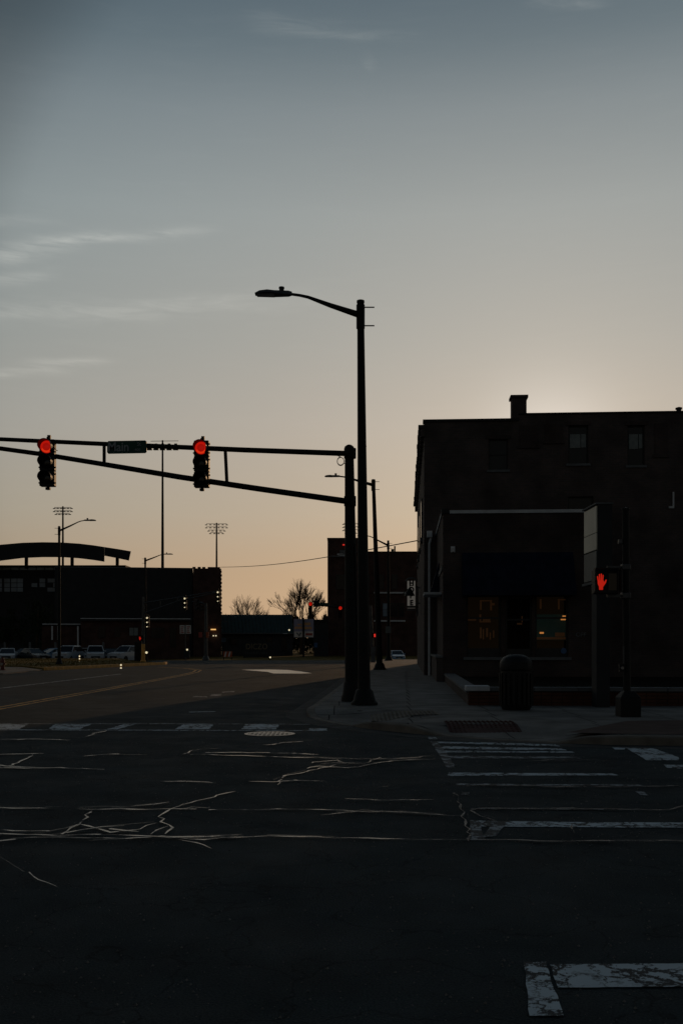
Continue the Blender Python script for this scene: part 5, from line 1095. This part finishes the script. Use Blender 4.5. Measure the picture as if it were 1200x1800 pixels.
# far brick block closing the street
YK = 150.0
kb_ = thing('brick_block', 'far dark brick block with two stepped roof heights and pale ledges', 'building', (XX(650, YK), YK, -.45))
b = MB(); fbox(b, 575.5, 947, 634, 1150, YK, 14, -.45); b.build('tall_wall', M['brickC'], kb_); b = MB(); fbox(b, 574.8, 945.3, 634.5, 946.9, YK-.1, 14.2); b.build('tall_coping', M['roofing'], kb_)
b = MB(); fbox(b, 634.1, 971, 800, 1150, YK+1, 16, -.45); b.build('wall', M['brickC'], kb_); b = MB(); fbox(b, 634.6, 969.2, 800, 970.9, YK+.9, 16.2); b.build('coping', M['roofing'], kb_)
for y in (1042, 1091.5): b = MB(); fbox(b, 657, y-1.4, 712, y+1.2, YK+.6, .5); b.build('ledge', M['cap'], kb_)
for x0, x1, y0, y1, k in [(672, 682, 1060, 1084, 1), (684.5, 698, 1060, 1084, 0), (688, 698, 1010, 1036, 0), (664, 674, 1010, 1036, 0), (700, 710, 1060, 1084, 0), (660, 669, 1060, 1084, 0), (640, 650, 1010, 1036, 0), (590, 606, 1010, 1036, 0)]:
    Y = YK+1 if x0 > 634 else YK
    f = MB(); fbox(f, x0, y0, x1, y1, Y-.08, .07); wn = f.build('window', M['frame'], kb_); o = MB(); fbox(o, x0+.8, y0+.8, x1-.8, (y0+y1)/2-.4, Y-.12, .03); fbox(o, x0+.8, (y0+y1)/2+.4, x1-.8, y1-.8, Y-.12, .03); o.build('pane', M['bluewin'] if k else M['glass'], wn)
b = MB(); fbox(b, 583, 977.5, 606, 979, YK-.4, .4); fbox(b, 597, 967, 606, 972, YK-.3, .3); b.build('roof_ledge', M['darkcap'], kb_)
b = MB(); fbox(b, 592.5, 973, 605.5, 977, YK-.3, .3); b.build('wall_unit', M['cap'], kb_)
b = MB(); fbox(b, 602, 956.5, 606, 958.5, YK-.25, .25); b.build('red_lamp', M['redtail'], kb_)
MB().tube(at(693.5, 970, YK+4), at(693.5, 960, YK+4), .12).build('roof_pipe', M['brickC'], kb_); MB().box(at(689.5, 968, YK+4), (.4, .4, .5)).build('roof_box', M['green'], kb_)
# dark low building between billboard and block
lw = thing('low_shed', 'low dark shed between the billboard and the far brick block', 'shed', (XX(563, 142), 142, -.45))
b = MB(); fbox(b, 551, 1092, 576, 1150, 142, 6, -.45); b.build('wall', M['wall_dark'], lw); b = MB(); fbox(b, 549.5, 1089, 576.5, 1091.9, 141.7, 6.6); b.build('roof', M['roofing'], lw); b = MB(); fbox(b, 552, 1130, 558, 1138, 141.9, .08); b.build('door', M['signblue'], lw)

# far mast arm from the right
Y9 = 84.0; p = Vector((XX(641, Y9), Y9, .1))
fm3 = thing('signal_mast', 'far signal mast hidden behind the near poles, its arm reaching left', 'signal mast', p)
MB().tube(p, at(641, 1060, Y9), .15, .1).build('pole', M['steel'], fm3); MB().path([at(641, 1076, Y9), at(600, 1068, Y9), at(545, 1062.5, Y9)], [.085, .07, .05], 8).build('arm', M['steel'], fm3); MB().lathe([(.28, 0), (.28, .1), (.18, .3)], p, 12).build('base_shoe', M['steel'], fm3)
signal_head('traffic_light', 'far traffic light glowing red above the billboard', at(545.5, 1069, Y9-.2), .98, 'red', 'far red signals down the street', hang=False)
signal_head('traffic_light', 'far traffic light glowing red on the face of the far brick block', at(598, 1076, Y9-.2), .98, 'red', 'far red signals down the street', hang=False)
p = at(555.5, 1061, Y9-.12); t = thing('road_sign', 'small dark square sign beside the red light above the billboard', 'road sign', p); MB().box(p, (.46, .03, .56)).build('sign_board', M['black'], t); MB().box(p+Vector((0, .03, 0)), (.05, .05, .5)).build('clamp', M['steel'], t)
p = at(569, 1062, Y9-.12); t = thing('street_name_sign', 'small dark green street name plate on the far right mast arm', 'street sign', p); MB().box(p, (.9, .03, .22)).build('plate', M['green'], t); MB().box(p+Vector((0, .03, 0)), (.06, .05, .2)).build('clamp', M['steel'], t)
# pale utility pole, its box and the sign on lamp three
Y10 = 70.0; p = Vector((XX(655, Y10), Y10, .13)); t = thing('utility_pole', 'pale grey utility pole just left of the second street lamp', 'pole', p); MB().tube(p, at(651, 1064, Y10), .13, .09).build('pole', M['steel2'], t); MB().box(p+Vector((.02, -.05, .55)), (.3, .3, 1.1)).build('service_box', M['darkcap'], t)
q = at(658.5, 1117, Y10-.3); t2 = thing('pedestrian_signal', 'small red pedestrian signal beside the pale utility pole', 'pedestrian signal', q); MB().box(q+Vector((0, .06, 0)), (.36, .1, .36)).build('housing', M['black'], t2); MB().box(q+Vector((0, -.02, 0)), (.13, .04, .22)).build('red_hand', M['redtail'], t2); MB().tube(q+Vector((-.1, .1, 0)), q+Vector((-.22, .25, 0)), .03).build('arm', M['steel2'], t2)
q = at(682, 1107, Y3-.3); t = thing('road_sign', 'pale blank sign plate on the third street lamp pole', 'road sign', q); MB().box(q, (.42, .03, .52)).build('sign_board', M['panel2'], t); MB().box(q+Vector((0, .07, 0)), (.05, .12, .3)).build('clamp', M['steel'], t)

# ------------------------------------------------------------------ overhead cable
cbp = [at(388, 997, 148).lerp(at(745, 948, 62), k/14) + Vector((0, 0, -.5*sin(pi*k/14))) for k in range(15)]
tag(MB().path(cbp, .035, 5).build('overhead_cable', M['cable']), 'thin overhead cable slanting from the hall tower to the tall brick building', 'cable')

# ------------------------------------------------------------------ trees
def bare_tree(label, px, base_py, Y, H, spread, seed, lean=0, n0=5, depth=6, base_z=-.4, W=4.0):
    rt = random.Random(seed); p = Vector((XX(px, Y), Y, base_z)); t = thing('bare_tree', label, 'tree', p, 'bare trees over the green roof')
    th_ = H*.24; tk = MB(); top = p+Vector((lean, 0, th_)); tk.path([p, p+Vector((lean*.3, 0, th_*.5)), top], [H*.03, H*.024, H*.021], 8); tk.build('trunk', M['bark'], t)
    br = MB()
    def grow(a, d, L_, r, k):
        q = a+d*L_; sd = Vector((rt.uniform(-1, 1), rt.uniform(-1, 1), rt.uniform(-.5, .5)))
        m = a.lerp(q, .5)+sd*L_*.06
        br.path([a, m, q], [r, r*.86, r*.72], 5 if k > 3 else 3, caps=False)
        if k == 0: return
        for i in range(3 if k > 1 else 6):
            ax_ = Vector((rt.gauss(0, 1), rt.gauss(0, 1), rt.gauss(0, .6))).normalized(); sp_a = rt.uniform(.30, .62)
            nd_ = (d+ax_*sp_a*spread+Vector((0, 0, .06))).normalized()
            st_ = q if i < 2 else m.lerp(q, rt.uniform(0, .8))
            grow(st_, nd_, L_*rt.uniform(.62, .88), max(r*.62, H*.0016), k-1)
    for i in range(n0):
        a = 2*pi*i/n0+rt.uniform(-.4, .4); el2 = rt.uniform(.55, 1.25)
        d = Vector((cos(a)*cos(el2)*spread, sin(a)*cos(el2)*spread, sin(el2))).normalized(); grow(top-Vector((0, 0, rt.uniform(0, th_*.25))), d, H*.22, H*.012, depth-1)
    zs = max(v[2] for v in br.v)-top.z; xs = sorted(abs(v[0]-p.x) for v in br.v)[int(len(br.v)*.985)]; kz = (H-th_)/zs; kx = W/xs
    br.v = [(p.x+(v[0]-p.x)*kx, p.y+(v[1]-p.y)*kx, top.z+(v[2]-top.z)*kz) for v in br.v]
    br.build('crown', M['bark'], t, fix=False); return t
bare_tree('rounded bare tree behind the left half of the green roof', 432, 1150, 175, 10.6, 1.0, 21, n0=8, depth=5, W=4.6)
bare_tree('tall spreading bare tree with open crown above the billboard', 530, 1150, 170, 13.0, .95, 5, n0=6, depth=6, W=4.6)
bare_tree('bare tree partly behind the far brick block', 574, 1150, 180, 9.8, 1.05, 11, n0=6, depth=5, W=3.4)
bare_tree('low bare bush tree at the right foot of the hall tower', 394, 1150, 172, 7.6, 1.1, 31, n0=6, depth=4, W=2.2)
def leafy(label, px, Y, H, R_, seed):
    rt = random.Random(seed); p = Vector((XX(px, Y), Y, -.45)); t = thing('dark_tree', label, 'tree', p, 'dark trees before the stadium windows')
    MB().path([p, p+Vector((0, 0, H*.3)), p+Vector((.1, 0, H*.8))], [.22, .18, .06], 8).build('trunk', M['bark'], t)
    b = MB(); cl_ = [(Vector((rt.gauss(0, R_*.42), rt.gauss(0, R_*.42), H*.62+rt.gauss(0, H*.15))), rt.uniform(.35, .75)*R_*.6) for _ in range(26)]
    for c_, r_ in cl_:
        for k in range(120):
            d = Vector((rt.gauss(0, 1), rt.gauss(0, 1), rt.gauss(0, .8))); d = d.normalized()*r_*rt.uniform(.5, 1.05); q = p+c_+d; a = Vector((rt.uniform(-1, 1), rt.uniform(-1, 1), rt.uniform(-1, 1)))*.16; e = Vector((rt.uniform(-1, 1), rt.uniform(-1, 1), rt.uniform(-1, 1)))*.16
            b.add([q-a, q+e, q+a], [(0, 1, 2)])
    b.build('crown', M['leaf'], t, fix=False)
leafy('dark leafy tree before the stadium windows, left of the verge lamp', 66, 124, 7.6, 2.6, 3)
leafy('low dark leafy tree at the far left before the stadium', 12, 126, 5.6, 2.2, 4)
leafy('small dark leafy tree behind the pale blue sedan', 92, 122, 4.6, 1.9, 6)

# far hedge closing the view below the trees
b = MB(); rh = random.Random(12)
for i in range(9000):
    px = rh.uniform(505, 600); Y = rh.uniform(186, 194); top_ = 6.4+1.0*sin(px*.21)+.6*sin(px*.53+1); z = -.45+top_*sqrt(rh.random())
    q = Vector((XX(px, Y), Y, z)); a = Vector((rh.uniform(-1, 1), rh.uniform(-1, 1), rh.uniform(-1, 1)))*.32; e = Vector((rh.uniform(-1, 1), rh.uniform(-1, 1), rh.uniform(-1, 1)))*.32
    b.add([q-a, q+e, q+a], [(0, 1, 2)])
stuff(b.build('hedge', M['leaf'], fix=False))
b = MB(); rh = random.Random(13)
for i in range(14000):
    x = rh.uniform(-260, 220); Y = rh.uniform(300, 320); z = -.45+(5.2+1.4*sin(x*.11)+.8*sin(x*.29+2))*sqrt(rh.random()); q = Vector((x, Y, z)); a = Vector((rh.uniform(-1, 1), 0, rh.uniform(-1, 1)))*1.1; e = Vector((rh.uniform(-1, 1), rh.uniform(-1, 1), rh.uniform(-1, 1)))*1.1
    b.add([q-a, q+e, q+a], [(0, 1, 2)])
stuff(b.build('far_wood', M['leaf'], fix=False))
# loose grit on the near road
b = MB(); rh = random.Random(14)
for i in range(5200):
    Y = rh.uniform(3.2, 15)**1.0; x = rh.uniform(-.40, .40)*Y; r = rh.choice((.003, .004, .005, .006, .009)); a = rh.uniform(0, 6.3)
    pts = [Vector((x+cos(a+k*2.1)*r, Y+sin(a+k*2.1)*r, .001)) for k in range(3)]+[Vector((x, Y, r*1.1))]
    b.add(pts, [(0, 1, 3), (1, 2, 3), (2, 0, 3)])
stuff(b.build('road_grit', M['grit'], fix=False))
